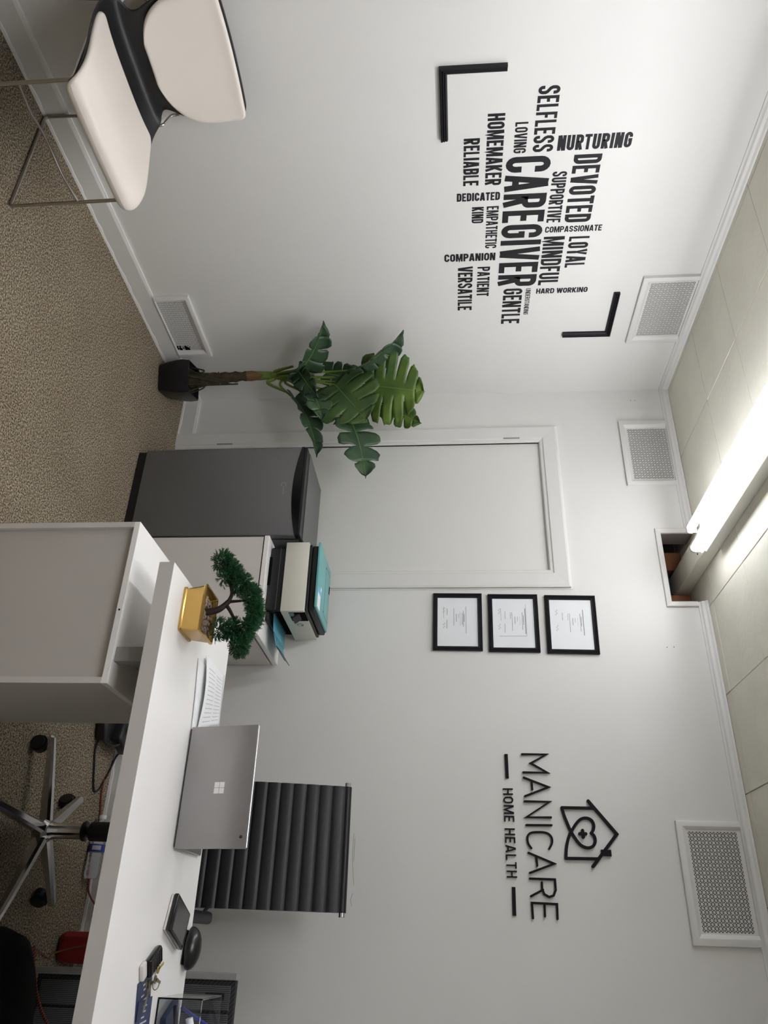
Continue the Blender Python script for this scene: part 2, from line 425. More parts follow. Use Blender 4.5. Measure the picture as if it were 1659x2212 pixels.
# opening trim (left, bottom, right)
prof = [(0, 0), (0, .006), (.010, .008), (.022, .011), (.026, .009), (.026, 0)]
bm = B(); sweep(bm, [(1.287, 2.725), (1.287, 2.603), (.915, 2.603), (.915, 2.725)], prof, WB)
struct(obj('trim_1', bm, m_trim), 'thin white moulding around the opening at the ceiling')
# crown mouldings
prof = [(0, 0), (0, .006), (.008, .009), (.014, .016), (.026, .019), (.034, .026), (.040, .028), (.040, 0)]
def crown(name, W, a, b):
    bm = B(); L = []
    for u in (a, b): L.append([bm.verts.new(W(u, HC-.041+o, h)) for o, h in prof])
    for k in range(len(prof)-1): bm.faces.new((L[0][k], L[0][k+1], L[1][k+1], L[1][k]))
    bm.faces.new(L[0]); bm.faces.new(L[1])
    return struct(obj(name, bm, m_trim), 'white crown moulding under the ceiling')
crown('trim_2', WL, Y1, -.0); crown('trim_3', WB, 0.0, .912); crown('trim_4', WB, 1.29, X1)
# baseboards
def baseb(name, W, a, b):
    bm = B()
    pr = [(0.0, 0), (0.0, .014), (.086, .013), (.094, .010), (.097, .004), (.097, 0)]
    L = [[bm.verts.new(W(u, z, h)) for z, h in pr] for u in (a, b)]
    for k in range(len(pr)-1): bm.faces.new((L[0][k], L[0][k+1], L[1][k+1], L[1][k]))
    bm.faces.new(L[0]); bm.faces.new(L[1])
    o = struct(obj(name, bm, m_trim), 'white painted baseboard')
    # ragged strip of bare white at the carpet line and a caulk bead on top
    bm = B(); n = int(abs(b-a)/.035); rnd = random.Random(3); top = []
    for i in range(n+1):
        u = a+(b-a)*i/n; top.append((u, .011+rnd.uniform(-.003, .004)))
    for i in range(n):
        (u0, t0), (u1, t1) = top[i], top[i+1]
        quad(bm, W(u0, .0005, .018), W(u1, .0005, .018), W(u1, t1, .0165), W(u0, t0, .0165))
        quad(bm, W(u0, t0, .0165), W(u1, t1, .0165), W(u1, t1+.001, .013), W(u0, t0+.001, .013))
    obj('paint_edge', bm, m_edge, o)
    bm = B(); box(bm, *((0, .0085, a, b) if W is WL else (a, b, -.0085, 0)), .095, .0995)
    obj('caulk_bead', bm, m_edge, o)
    return o
baseb('baseboard_left', WL, Y1, -.002); baseb('baseboard_back', WB, .014, .249); baseb('baseboard_right', WB, 1.213, X1)

# the painted door with its casing
bm = B(); box(bm, D0, D1, .010, .060, .004, DT-.016)
door = struct(obj('door_1', bm, m_door), 'pale grey flat door painted like the wall')
bm = B(); prof = [(0, 0), (0, .018), (-.01, .021), (-.075, .017), (-.08, .012), (-.093, .010), (-.098, .004), (-.098, -.022)]
sweep(bm, [(.249, 0), (.249, 2.134), (1.213, 2.134), (1.213, 0)], [(-o if False else o, h) for o, h in prof], WB)
obj('casing', bm, m_trim, door)
bm = B(); prof = [(0, 0), (0, .004), (.006, .004), (.006, 0)]
sweep(bm, [(.249, .0), (.249, 2.134), (1.213, 2.134), (1.213, 0)], prof, WB); obj('caulk_line', bm, m_edge, door)
for z0, z1 in ((.243, .332), (1.846, 1.934)):
    bm = B(); box(bm, .322, .328, -.0195, -.0125, z0, z1); box(bm, .3235, .3265, -.021, -.0195, z0+.004, z1-.004)
    obj('hinge', bm, m_frameg, door)

# ------------------------------------------------------------------ vent grilles
def vent(name, W, u0, u1, v0, v1, iu0, iu1, iv0, iv1, label, inner_v, damage=False):
    c = W((u0+u1)/2, v0, 0)
    t = thing(name, label, 'vent', c, 'white pierced vent grilles on the walls')
    bm = B()
    fr = min(iu0-u0, u1-iu1)
    L = []
    for d, h in ((0, 0), (0, .016), (.2, .0185), (.62, .0185), (.86, .013), (1, .0075), (1, .002)):
        a0, a1 = u0+(iu0-u0)*d, u1-(u1-iu1)*d; b0, b1 = v0+(iv0-v0)*d, v1-(v1-iv1)*d
        L.append([bm.verts.new(W(u, v, h)) for u, v in ((a0, b0), (a1, b0), (a1, b1), (a0, b1))])
    for i in range(len(L)-1):
        for k in range(4): bm.faces.new((L[i][k], L[i][(k+1) % 4], L[i+1][(k+1) % 4], L[i+1][k]))
    obj('frame', bm, m_trim, t, smooth=25)
    bm = B(); quad(bm, W(iu0, iv0, .0012), W(iu1, iv0, .0012), W(iu1, iv1, .0012), W(iu0, iv1, .0012)); obj('shade_backing', bm, m_hole, t)  # near-black sheet; the duct's shade is put into its colour
    # pierced plate: eight wedge holes around every star
    m = .006; g0, g1, k0, k1 = iu0+m, iu1-m, inner_v[0], inner_v[1]
    nx = max(1, round((g1-g0)/.0287)); px = (g1-g0)/nx; ny = max(1, round((k1-k0)/px)); py = (k1-k0)/ny
    bm = B(); rnd = random.Random(5)
    def pt(x, y): return (g0+x*px, k0+y*py)
    tri_n = 0
    for i in range(2*nx+1):
        for j in range(2*ny+1):
            if (i+j) % 2: continue
            cx, cy = i/2, j/2
            for s in range(8):
                a0 = math.radians(45*s); a1 = math.radians(45*s+45)
                r0 = .5 if s % 2 == 0 else .35355; r1 = .35355 if s % 2 == 0 else .5
                A = Vector((cx+r0*math.cos(a0), cy+r0*math.sin(a0))); C = Vector((cx+r1*math.cos(a1), cy+r1*math.sin(a1)))
                if min(A.x, C.x) < -.01 or max(A.x, C.x) > nx+.01 or min(A.y, C.y) < -.01 or max(A.y, C.y) > ny+.01: continue
                O = Vector((cx, cy)); G = (O+A+C)/3
                if damage and (A+C+O).x/3 > nx-1.2 and (A+C+O).y/3 < 2.6 and rnd.random() < .8: continue
                am = (a0+a1)/2
                ins = [O+(G-O)*.44, A+(G-A)*.27, C+(G-C)*.27]
                out = [O, A, C]
                vo = [bm.verts.new(W(*pt(p.x, p.y), .0065)) for p in out]; vi = [bm.verts.new(W(*pt(p.x, p.y), .0065)) for p in ins]
                vb = [bm.verts.new(W(*pt(p.x, p.y), .0045)) for p in ins]
                for k in range(3):
                    bm.faces.new((vo[k], vo[(k+1) % 3], vi[(k+1) % 3], vi[k])); bm.faces.new((vi[k], vi[(k+1) % 3], vb[(k+1) % 3], vb[k]))
    for a0, a1, b0, b1 in ((iu0, g0, iv0, iv1), (g1, iu1, iv0, iv1), (g0, g1, iv0, k0), (g0, g1, k1, iv1)):
        if a1-a0 > .0005 and b1-b0 > .0005: quad(bm, W(a0, b0, .0065), W(a1, b0, .0065), W(a1, b1, .0065), W(a0, b1, .0065))
    obj('grille', bm, m_trim, t)
    return t
vent('vent_grille', WB, 2.275, 2.731, 2.466, 2.7235, 2.310, 2.691, 2.505, 2.7225, 'large white vent grille on the wall above the house logo sign', (2.511, 2.708))
vent('vent_grille', WB, .225, .634, 2.475, 2.7235, .269, .601, 2.511, 2.7225, 'white vent grille high on the wall above the door', (2.516, 2.720))
vent('vent_grille', WL, -.851, -.404, 2.466, 2.7235, -.816, -.444, 2.502, 2.7225, 'white vent grille under the ceiling beside the word cloud', (2.508, 2.715))
vent('vent_grille', WL, -.841, -.397, .0995, .276, -.807, -.441, .1, .246, 'torn white vent grille low on the wall above the baseboard by the plant', (.102, .240), True)
# nail and screw holes
for x, z in ((1.515, 2.548), (1.514, 2.58), (.075, 2.562), (.076, 2.585)):
    bm = B(); lathe(bm, (x, 0, z), [(.0022, .0), (.0022, -.0006)], 8, 'Y'); obj('screw_hole', bm, m_hole, wall_back)
for pts in ([(2.35, 1.118), (2.44, 1.116), (2.53, 1.124), (2.55, 1.127)], [(2.37, 1.124), (2.46, 1.122)], [(2.58, 1.124), (2.605, 1.116), (2.63, 1.122)]):
    bm = B(); ribbon(bm, WB, pts, .0014, .0001, .0004); obj('scuff_mark', bm, m_ink, wall_back)

# ------------------------------------------------------------------ fluorescent fixture in view, and two unseen strips added for fill
FX = 1.083
def strip_light(FX, ya, yb, label, mat):
    fix = thing('fluorescent_light', label, 'light', (FX, (ya+yb)/2, HC))
    bm = B(); poly = [(-.070, HC-.0012), (-.072, HC-.012), (-.088, HC-.064), (-.082, HC-.070), (.082, HC-.070), (.088, HC-.064), (.072, HC-.012), (.070, HC-.0012)]
    prism(bm, [Vector((FX+x, ya-.055, z)) for x, z in poly], (0, yb-ya+.11, 0)); obj('housing', bm, m_metalw, fix)
    for s in (-1, 1):
        bm = B(); tube(bm, [(FX+s*.052, ya-.022, HC-.100), (FX+s*.052, yb+.022, HC-.100)], .019, 20); obj('lamp_tube', bm, mat, fix, smooth=40)
        for y0, y1 in ((ya-.022, ya-.004), (yb+.022, yb+.004)):
            bm = B(); tube(bm, [(FX+s*.052, y0, HC-.100), (FX+s*.052, y1, HC-.100)], .0195, 20); obj('end_cap', bm, m_cap, fix, smooth=40)
        for y0, y1 in ((ya-.004, ya+.004), (yb-.004, yb+.004)):
            bm = B(); box(bm, FX+s*.052-.012, FX+s*.052+.012, y0, y1, HC-.112, HC-.068, .002); obj('lamp_holder', bm, m_metalw, fix)
strip_light(FX, -.250, -2.72, 'bright twin tube fluorescent strip light along the tiled ceiling', m_tube)
strip_light(2.02, -2.30, -3.56, 'added twin tube strip light out of view above the room centre', m_fill_tube)  # unseen strip, added to brighten the right side of the room
strip_light(2.42, -2.30, -3.56, 'added twin tube strip light out of view in a second row', m_fill_tube)  # another unseen strip, added beside it for more fill
race = thing('cable_raceway', 'beige metal channel running from the tube light into the opening', 'channel', (1.1, .2, 2.70))
bm = B(); box(bm, 1.035, 1.155, -.30, .88, 2.698, HC-.001, .003, 1); obj('channel_body', bm, m_ceil, race)
bm = B(); lathe(bm, (1.13, -.2, 2.697), [(.005, 0), (.004, -.002)], 8, 'Z'); obj('screw', bm, m_hole, race)

# ------------------------------------------------------------------ word cloud on the left wall
WORDS = [('SELFLESS', 0, -1.801, 1.890, -1.530, 1.970, .15, 'to the upper left of the largest word'), ('LOVING', 0, -1.662, 1.815, -1.529, 1.864, .15, ''), ('HOMEMAKER', 0, -1.703, 1.708, -1.386, 1.774, .165, ''),
 ('RELIABLE', 0, -1.604, 1.618, -1.388, 1.681, .165, ''), ('CAREGIVER', 0, -1.512, 1.789, -.817, 1.968, .15, ''), ('DEVOTED', 0, -1.509, 2.058, -1.179, 2.168, .15, ''),
 ('SUPPORTIVE', 0, -1.436, 1.981, -1.182, 2.040, .15, ''), ('LOYAL', 0, -1.100, 2.091, -.921, 2.180, .145, ''), ('MINDFUL', 0, -1.105, 1.979, -.817, 2.071, .15, ''),
 ('EMPATHETIC', 0, -1.281, 1.720, -1.054, 1.771, .14, ''), ('KIND', 0, -1.280, 1.657, -1.196, 1.707, .16, ''), ('PATIENT', 0, -.945, 1.690, -.759, 1.748, .16, ''),
 ('VERSATILE', 0, -.950, 1.599, -.668, 1.668, .16, ''), ('GENTLE', 0, -.801, 1.818, -.563, 1.909, .145, ''), ('UNDERSTANDING', 0, -.799, 1.925, -.624, 1.948, .13, ''),
 ('NURTURING', 1, -1.531, 1.986, -1.597, 2.272, .19, ''), ('DEDICATED', 1, -1.312, 1.592, -1.352, 1.773, .2, ''), ('COMPANION', 1, -.983, 1.536, -1.027, 1.769, .2, ''),
 ('COMPASSIONATE', 1, -1.128, 1.980, -1.160, 2.225, .18, ''), ('HARD WORKING', 1, -.763, 1.975, -.795, 2.218, .2, '')]
for w, vert, a0, b0, a1, b1, t, note in WORDS:
    nm = 'black vinyl word %s %s in the wall word cloud' % (w, 'running upward' if vert else 'lettered across')
    if w == 'CAREGIVER': nm = 'largest black vinyl word CAREGIVER in the middle of the word cloud'
    th = thing('word_decal', nm, 'wall decal', WL(a0, b0, 0), 'words of the black wall word cloud')
    if vert: word(th, w, WL, (a0, b0), (0, 1), (-1, 0), b1-b0, a0-a1, t, .07, mat=m_vinyl, spc=.22)
    else: word(th, w, WL, (a0, b0), (1, 0), (0, 1), a1-a0, b1-b0, t, .075, mat=m_vinyl)
prof = [(0, 0), (0, .014), (.006, .019), (.009, .012), (.014, .017), (.018, .010), (.022, .014), (.027, .010), (.029, 0)]
bm = B(); sweep(bm, [(-1.896, 1.771), (-1.897, 1.525), (-1.604, 1.528)], prof, WL)
tag(obj('corner_bracket', bm, m_vinyl, base=(0, -1.897, 1.525)), 'black ridged corner moulding at the lower left of the word cloud', 'moulding')
bm = B(); sweep(bm, [(-.461, 2.136), (-.458, 2.377), (-.756, 2.375)], prof, WL)
tag(obj('corner_bracket', bm, m_vinyl, base=(0, -.458, 2.136)), 'black ridged corner moulding at the upper right of the word cloud', 'moulding')

# ------------------------------------------------------------------ raised company sign on the back wall
SG = 'raised black sign pieces on the back wall'
MAN = [('M', [[(2.012, 1.849), (2.011, 1.956), (2.050, 1.885), (2.089, 1.956), (2.089, 1.85)]]),
 ('A', [[(2.111, 1.851), (2.149, 1.955), (2.188, 1.852)], [(2.126, 1.884), (2.160, 1.885)]]),
 ('N', [[(2.209, 1.849), (2.209, 1.955), (2.273, 1.852), (2.272, 1.956)]]), ('I', [[(2.304, 1.851), (2.303, 1.956)]]),
 ('C', [[(2.394, 1.866), (2.378, 1.855), (2.357, 1.852), (2.341, 1.858), (2.333, 1.874), (2.331, 1.903), (2.332, 1.924), (2.338, 1.942), (2.353, 1.953), (2.374, 1.952), (2.395, 1.939)]]),
 ('A', [[(2.412, 1.853), (2.451, 1.956), (2.488, 1.854)], [(2.427, 1.884), (2.460, 1.886)]]),
 ('R', [[(2.509, 1.853), (2.510, 1.954), (2.549, 1.954), (2.569, 1.944), (2.575, 1.926), (2.565, 1.907), (2.546, 1.9), (2.522, 1.9)], [(2.549, 1.903), (2.574, 1.853)]]),
 ('E', [[(2.653, 1.856), (2.598, 1.855), (2.600, 1.955), (2.653, 1.953)], [(2.600, 1.905), (2.645, 1.904)]])]
th = thing('sign_lettering', 'thin raised black lettering MANICARE on the wall below the house emblem', 'sign', (2.33, 0, 1.85), SG)
for c, ss in MAN:
    bm = B()
    for q_, s in enumerate(ss): ribbon(bm, WB, [(p[0], p[1]) for p in (smoothpath([(a, b, 0) for a, b in s], 4) if c == 'C' else s)], .0082, 0.0, .010-.0004*q_, rcap=True)
    obj('letter', bm, m_acryl, th)
th = thing('sign_lettering', 'small raised black lettering HOME HEALTH between two dashes', 'sign', (2.33, 0, 1.76), SG)
word(th, 'HOME HEALTH', WB, (2.157, 1.7595), (1, 0), (0, 1),   .350, .042, .12, .2, 0.0, .008, m_acryl, .25)
for a, b, lab in (((2.012, 1.780), (2.115, 1.780), 'thick raised black dash before the words HOME HEALTH'), ((2.542, 1.785), (2.646, 1.783), 'thick raised black dash after the words HOME HEALTH')):
    bm = B(); ribbon(bm, WB, [a, b], .014, 0, .008); tag(obj('sign_dash', bm, m_acryl, base=(a[0], 0, a[1])), lab, 'sign', SG)
th = thing('sign_emblem', 'raised black house emblem with a heart and a plus inside', 'sign', (2.33, 0, 2.0), SG)
bm = B(); ribbon(bm, WB, [(2.203, 2.117), (2.333, 2.222), (2.458, 2.112)], .0125, 0, .0118, rcap=True); obj('roof_line', bm, m_acryl, th)
hp = [(2.232, 2.004), (2.265, 2.012), (2.297, 2.023), (2.329, 2.036), (2.366, 2.059), (2.382, 2.077), (2.388, 2.1), (2.380, 2.121), (2.361, 2.131), (2.341, 2.128), (2.331, 2.117)]
hq = [(2.331, 2.117), (2.318, 2.127), (2.299, 2.131), (2.280, 2.123), (2.272, 2.103), (2.276, 2.081), (2.291, 2.062), (2.314, 2.044), (2.339, 2.028), (2.363, 2.018), (2.393, 2.010), (2.430, 2.005)]
sp = lambda L: [(p.x, p.y) for p in smoothpath([(a, b, 0) for a, b in L], 4)]
bm = B(); ribbon(bm, WB, [(2.232, 2.138), (2.232, 2.004)], .0115, 0, .011, rcap=True); ribbon(bm, WB, [(2.430, 2.005), (2.429, 2.134)], .0115, 0, .011, rcap=True)
obj('house_wall', bm, m_acryl, th)
bm = B(); ribbon(bm, WB, sp(hp), .0115, 0, .0108, rcap=True); ribbon(bm, WB, sp(hq), .0115, 0, .0104, rcap=True); obj('heart_line', bm, m_acryl, th)
bm = B(); ribbon(bm, WB, [(2.334, 2.070), (2.334, 2.095)], .0125, 0, .011, rcap=True); ribbon(bm, WB, [(2.321, 2.0825), (2.347, 2.0835)], .0125, 0, .0106, rcap=True); obj('plus', bm, m_acryl, th)
bm = B(); ribbon(bm, WB, [(2.406, 2.150), (2.406, 2.191)], .024, 0, .0114); obj('chimney', bm, m_acryl, th)

# ------------------------------------------------------------------ framed certificates
def cert(x0, x1, z0, z1, label, lines, tilt):
    t = thing('framed_certificate', label, 'certificate', (x0, 0, z0), 'framed certificates beside the door')
    ca, sa = math.cos(math.radians(tilt)), math.sin(math.radians(tilt)); mx, mz = (x0+x1)/2, (z0+z1)/2
    W = lambda u, v, h=0: WB(mx+(u-mx)*ca-(v-mz)*sa, mz+(u-mx)*sa+(v-mz)*ca, h)
    bm = B(); ring(bm, W, x0, x1, z0, z1, [(0, 0), (0, .013), (.004, .0165), (.007, .012), (.011, .0155), (.014, .011), (.018, .013), (.021, .009), (.022, .004)]); obj('frame', bm, m_vinyl, t)
    bm = B(); quad(bm, W(x0+.021, z0+.021, .005), W(x1-.021, z0+.021, .005), W(x1-.021, z1-.021, .005), W(x0+.021, z1-.021, .005)); pp = obj('certificate_sheet', bm, m_paperg, t)
    w, h = x1-x0-.044, z1-z0-.044
    bm = B(); bm3 = B()
    for u0, u1, v, th_, faint in lines:
        ribbon(bm3 if faint else bm, W, [(x0+.022+u0*w, z0+.022+v*h), (x0+.022+u1*w, z0+.022+v*h)], th_, .0051, .0053)
    for u in (.2, .52):     # signatures
        ribbon(bm, W, [(x0+.022+(u+.02*k)*w, z0+.022+(.16+.03*math.sin(k*2.1))*h) for k in range(7)], .0009, .0051, .0053)
    obj('print', bm, m_ink, pp)['kind'] = 'stuff'; obj('faint_print', bm3, m_ink2, pp)['kind'] = 'stuff'
ln1 = [(.18, .74, .71, .004, 1), (.34, .5, .665, .0022, 0), (.27, .6, .645, .002, 0), (.32, .56, .62, .002, 0), (.30, .58, .565, .002, 1), (.34, .42, .53, .0015, 0), (.34, .50, .47, .005, 1), (.22, .58, .405, .002, 0), (.22, .36, .235, .002, 0), (.46, .64, .23, .002, 0), (.19, .42, .15, .0012, 0)]
ln2 = [(.2, .72, .79, .003, 0), (.34, .54, .745, .0022, 0), (.28, .64, .72, .002, 0), (.36, .54, .66, .0016, 1), (.37, .46, .6, .0015, 0), (.37, .52, .54, .005, 1), (.28, .66, .47, .0018, 0), (.28, .42, .43, .0014, 0), (.26, .42, .3, .0016, 0), (.52, .70, .29, .0018, 0), (.2, .45, .2, .0012, 0), (.73, .735, .8, .001, 0)]
cert(1.243, 1.535, 1.459, 1.696, 'black framed certificate, lowest of the three stacked beside the door', ln1, -.6)
cert(1.249, 1.542, 1.725, 1.965, 'black framed certificate hanging between two other certificates', ln2, -.6)
cert(1.256, 1.550, 1.998, 2.239, 'black framed certificate, topmost of the three stacked beside the door', ln2[:9], -1.0)
# the folded edge of a second sheet in the middle certificate
bm = B(); ribbon(bm, WB, [(1.462, 1.775), (1.462, 1.905), (1.30, 1.907)], .0012, .0053, .0056); obj('sheet_edge', bm, m_ink, bpy.data.objects['framed_certificate.001'])

# ------------------------------------------------------------------ mini fridge
fr = thing('mini_fridge', 'dark grey mini fridge standing against the pale door', 'fridge', (.89, -.22, 0))
bm = B(); box(bm, .648, 1.128, -.385, -.028, .02, .852, .006); obj('cabinet_body', bm, m_fridge2, fr, smooth=30)
bm = B(); box(bm, .645, 1.131, -.437, -.392, .045, .835, .006); dr = obj('door', bm, m_fridge, fr, smooth=30)
bm = B(); pts = []
for k in range(13):
    u = k/12; pts.append((.645+.486*u, -.437-.0012, .800+.030*(2*u-1)**2))
poly = [Vector((.645, -.4385, .842)), Vector((1.131, -.4385, .842))]+[Vector((p[0], -.4385, p[2])) for p in reversed(pts)]
prism(bm, poly, (0, .04, 0)); obj('handle_trim', bm, m_gloss, dr)
bm = B(); box(bm, .645, 1.131, -.437, -.3, .842, .857, .003); obj('top_trim', bm, m_black, fr)
bm = B(); box(bm, .648, 1.128, -.38, -.03, .857, .861, .0015); obj('top_panel', bm, m_fridge2, fr)
bm = B(); box(bm, .65, 1.126, -.425, -.36, .0, .045, .003); obj('kick_plate', bm, m_black, fr)
bm = B(); box(bm, .65, 1.129, -.3925, -.384, .03, .85); obj('door_seal', bm, m_black, fr)
W = lambda u, v, h=0: Vector((u, -.437-h, v))
bm = B(); ribbon(bm, W, arc(.862, .757, .014, .011, 60, 300, 10), .002, 0, .0006)
for k in range(4): ribbon(bm, W, [(.872+.011*k, .752), (.872+.011*k, .760), (.879+.011*k, .758)], .0016, 0, .0006)
obj('badge', bm, m_frameg, dr)

# ------------------------------------------------------------------ white cabinet with the printer
cb = thing('side_cabinet', 'pale white cabinet under the teal printer', 'cabinet', (1.375, -.23, 0))
bm = B(); box(bm, 1.137, 1.600, -.433, -.022, .03, .689, .002, 1); obj('body', bm, m_pale, cb)
bm = B(); box(bm, 1.133, 1.616, -.437, -.020, .694, .717, .002, 1); obj('top_panel', bm, m_white, cb)
bm = B(); box(bm, 1.137, 1.594, -.431, -.024, .689, .694); obj('gap_strip', bm, m_hole, cb)
bm = B(); box(bm, 1.6005, 1.615, -.430, -.025, .04, .684, .0015, 1); d_ = obj('door', bm, m_pale, cb)
bm = B(); box(bm, 1.615, 1.622, -.40, -.36, .55, .60, .002, 1); obj('handle', bm, m_pale, d_)
bm = B(); box(bm, 1.14, 1.6, -.40, -.03, 0, .03); obj('plinth', bm, m_pale, cb)
bm = B(); box(bm, 1.56, 1.578, -.4345, -.433, .662, .684); obj('sticker', bm, m_white, cb)

pr = thing('printer', 'teal and cream inkjet printer on the pale cabinet', 'printer', (1.32, -.2, .717))
bm = B(); box(bm, 1.165, 1.475, -.385, -.045, .7175, .795, .014, 3); obj('base', bm, m_black, pr, smooth=40)
bm = B(); box(bm, 1.475, 1.52, -.36, -.06, .7175, .737, .009, 3); obj('front_lip', bm, m_black, pr, smooth=40)
bm = B(); box(bm, 1.22, 1.36, -.3868, -.384, .717, .729); obj('base_notch', bm, m_hole, pr)
bm = B(); box(bm, 1.170, 1.478, -.3862, -.384, .765, .767); obj('base_seam', bm, m_fridge, pr)
# cream body shell with a notch for the control panel at the front (+x) top
bm = B(); box(bm, 1.152, 1.493, -.402, -.03, .7925, .900, .0035, 2); obj('body_shell', bm, M('printer_cream', (216, 215, 203), .4), pr, smooth=40)
bm = B(); box(bm, 1.489, 1.4945, -.385, -.285, .828, .9005); obj('panel_recess', bm, m_hole, pr)
bm = B(); box(bm, 1.4925, 1.4965, -.382, -.345, .83, .85, .001, 1); obj('slot_cover', bm, m_teal, pr)
bm = B(); box(bm, 1.475, 1.523, -.372, -.302, .858, .866, .002, 1, RY(52)); obj('control_panel', bm, m_black, pr)
bm = B(); lathe(bm, (1.4935, -.235, .855), [(.0155, 0), (.0155, .0012)], 24, 'X'); lg = obj('logo_disc', bm, m_logop, pr)
WX = lambda u, v, h=0: Vector((1.4947+h, u, v))
bm = B(); ribbon(bm, WX, [(-.242, .867), (-.2455, .847)], .0022, 0, .0006); ribbon(bm, WX, [(-.2435, .856), (-.238, .858), (-.2385, .847)], .0022, 0, .0006)
ribbon(bm, WX, [(-.230, .859), (-.2335, .841)], .0022, 0, .0006); ribbon(bm, WX, [(-.230, .859), (-.2255, .858), (-.227, .849), (-.2315, .849)], .0022, 0, .0006); obj('logo_letters', bm, m_paper, lg)
bm = B(); box(bm, 1.160, 1.488, -.392, -.05, .9, .912, .003, 1); obj('body_rim', bm, m_black, pr)
bm = B(); box(bm, 1.162, 1.480, -.385, -.055, .912, .942, .008, 3); obj('scanner_body', bm, m_black, pr, smooth=40)
bm = B(); box(bm, 1.152, 1.472, -.400, -.075, .942, .953, .003, 2); ld = obj('lid', bm, m_teal, pr, smooth=40)
bm = B(); box(bm, 1.19, 1.43, -.21, -.2085, .953, .9536); box(bm, 1.19, 1.1915, -.21, -.09, .953, .9536); box(bm, 1.43, 1.4315, -.21, -.09, .953, .9536); obj('lid_seam', bm, M('teal_dark', (60, 110, 112), .5), ld)
for x in (1.2, 1.42):
    bm = B(); prism(bm, [Vector((x, -.225, .9532)), Vector((x+.008, -.222, .9532)), Vector((x+.003, -.215, .9532))], (0, 0, .0006)); obj('lid_mark', bm, m_hole, ld)
bm = B(); box(bm, 1.24, 1.28, -.10, -.078, .952, .9537); obj('paper_slot', bm, m_hole, ld)
bm = B(); quad(bm, (1.385, -.385, .9536), (1.462, -.385, .9536), (1.462, -.315, .9536), (1.385, -.315, .9536)); st = obj('sticker', bm, m_paper, ld)
bm = B(); quad(bm, (1.365, -.388, .9538), (1.392, -.388, .9538), (1.392, -.300, .9538), (1.365, -.300, .9538)); obj('sticker_band', bm, m_sky, st)
bm = B(); quad(bm, (1.345, -.325, .9537), (1.365, -.325, .9537), (1.365, -.300, .9537), (1.345, -.300, .9537)); obj('sticker_corner', bm, m_paper, st)
bm = B(); box(bm, 1.450, 1.560, -.325, -.085, .748, .754, .003, 2, RY(-4)); tr = obj('output_tray', bm, m_teal2, pr, smooth=40)
bm = B(); box(bm, 1.556, 1.622, -.31, -.10, .759, .763, .002, 1, RY(-14)); obj('tray_extension', bm, m_teal2, tr)
bm = B(); box(bm, 1.612, 1.650, -.305, -.105, .780, .783, .001, 1, RY(-40)); obj('tray_flap', bm, m_logop, tr)
bm = B(); box(bm, 1.46, 1.48, -.345, -.075, .76, .795); obj('output_bay', bm, m_hole, pr)

# ------------------------------------------------------------------ desk
dk = thing('desk', 'white desk with a thick raised top resting on a low cabinet', 'desk', (2.4, -1.25, 0))
bm = B(); box(bm, 1.816, 3.62, -1.5688, -.924, .700, .745, .0008, 1); obj('desk_top', bm, m_white, dk)
bm = B(); box(bm, 1.816, 3.62, -1.570, -1.5689, .7005, .7445); obj('edge_band', bm, m_grey, dk)
bm = B(); box(bm, 3.56, 3.60, -1.55, -.945, 0, .70, .001, 1); obj('end_panel', bm, m_white, dk)
bm = B(); box(bm, 2.055, 2.097, -1.518, -1.48, .6005, .6995, .0005, 1); box(bm, 2.055, 2.097, -1.16, -1.12, .6005, .6995, .0005, 1); box(bm, 2.055, 2.066, -1.49, -1.14, .6005, .6995); obj('spacer_block', bm, M('spacer_grey', (146, 145, 143), .5), dk)
# open-backed low cabinet under the top: frame of boards with a recessed panel
ca = thing('low_cabinet', 'white low cabinet with a recessed back panel under the desk top', 'cabinet', (1.91, -1.31, 0))
bm = B(); box(bm, 1.660, 2.164, -1.531, -1.090, .582, .600, .0008, 1); obj('top_board', bm, m_white, ca)
bm = B(); box(bm, 1.660, 1.678, -1.531, -1.090, 0, .5815, .0008, 1); obj('side_board', bm, m_grey, ca)
bm = B(); box(bm, 2.146, 2.164, -1.531, -1.090, 0, .5815, .0008, 1); obj('side_board', bm, m_grey, ca)
bm = B(); box(bm, 1.6785, 2.1455, -1.516, -1.510, .03, .5815); obj('back_panel', bm, M('back_panel_grey', (190, 185, 180), .5), ca)
bm = B(); box(bm, 1.6785, 2.1455, -1.531, -1.095, .012, .03); obj('bottom_board', bm, m_grey, ca)
bm = B(); lathe(bm, (1.948, -1.531, .591), [(.0028, 0), (.0028, -.0008)], 12, 'Y'); obj('dowel_hole', bm, m_hole, ca)

# ------------------------------------------------------------------ office chair behind the desk
OX, OY = 2.445, -.69
oc = thing('office_chair', 'black ribbed leather office chair with chrome star base behind the desk', 'office chair', (OX, OY, 0))
# backrest: ribbed pad, leaning slightly
def ribbed(u0, u1, L, amp, n, depth, fx):
    """ribs run across u; L is the length along the pad"""
    bm = B(); N = n*8; cols = 8; rows = []
    for s in (1, -1):
        g = []
        for i in range(N+1):
            v = i/N; ph = (v*n) % 1.0; hgt = depth/2+amp*math.sqrt(max(0, 1-(2*ph-1)**2))
            g.append([bm.verts.new(fx(u0+(u1-u0)*k/cols, v*L, s*hgt)) for k in range(cols+1)])
        rows.append(g)
        for i in range(N):
            for k in range(cols): bm.faces.new((g[i][k], g[i][k+1], g[i+1][k+1], g[i+1][k]))
    f, b = rows
    for i in range(N):
        for k in (0, cols): bm.faces.new((f[i][k], f[i+1][k], b[i+1][k], b[i][k]))
    for i in (0, N):
        for k in range(cols): bm.faces.new((f[i][k], f[i][k+1], b[i][k+1], b[i][k]))
    return bm
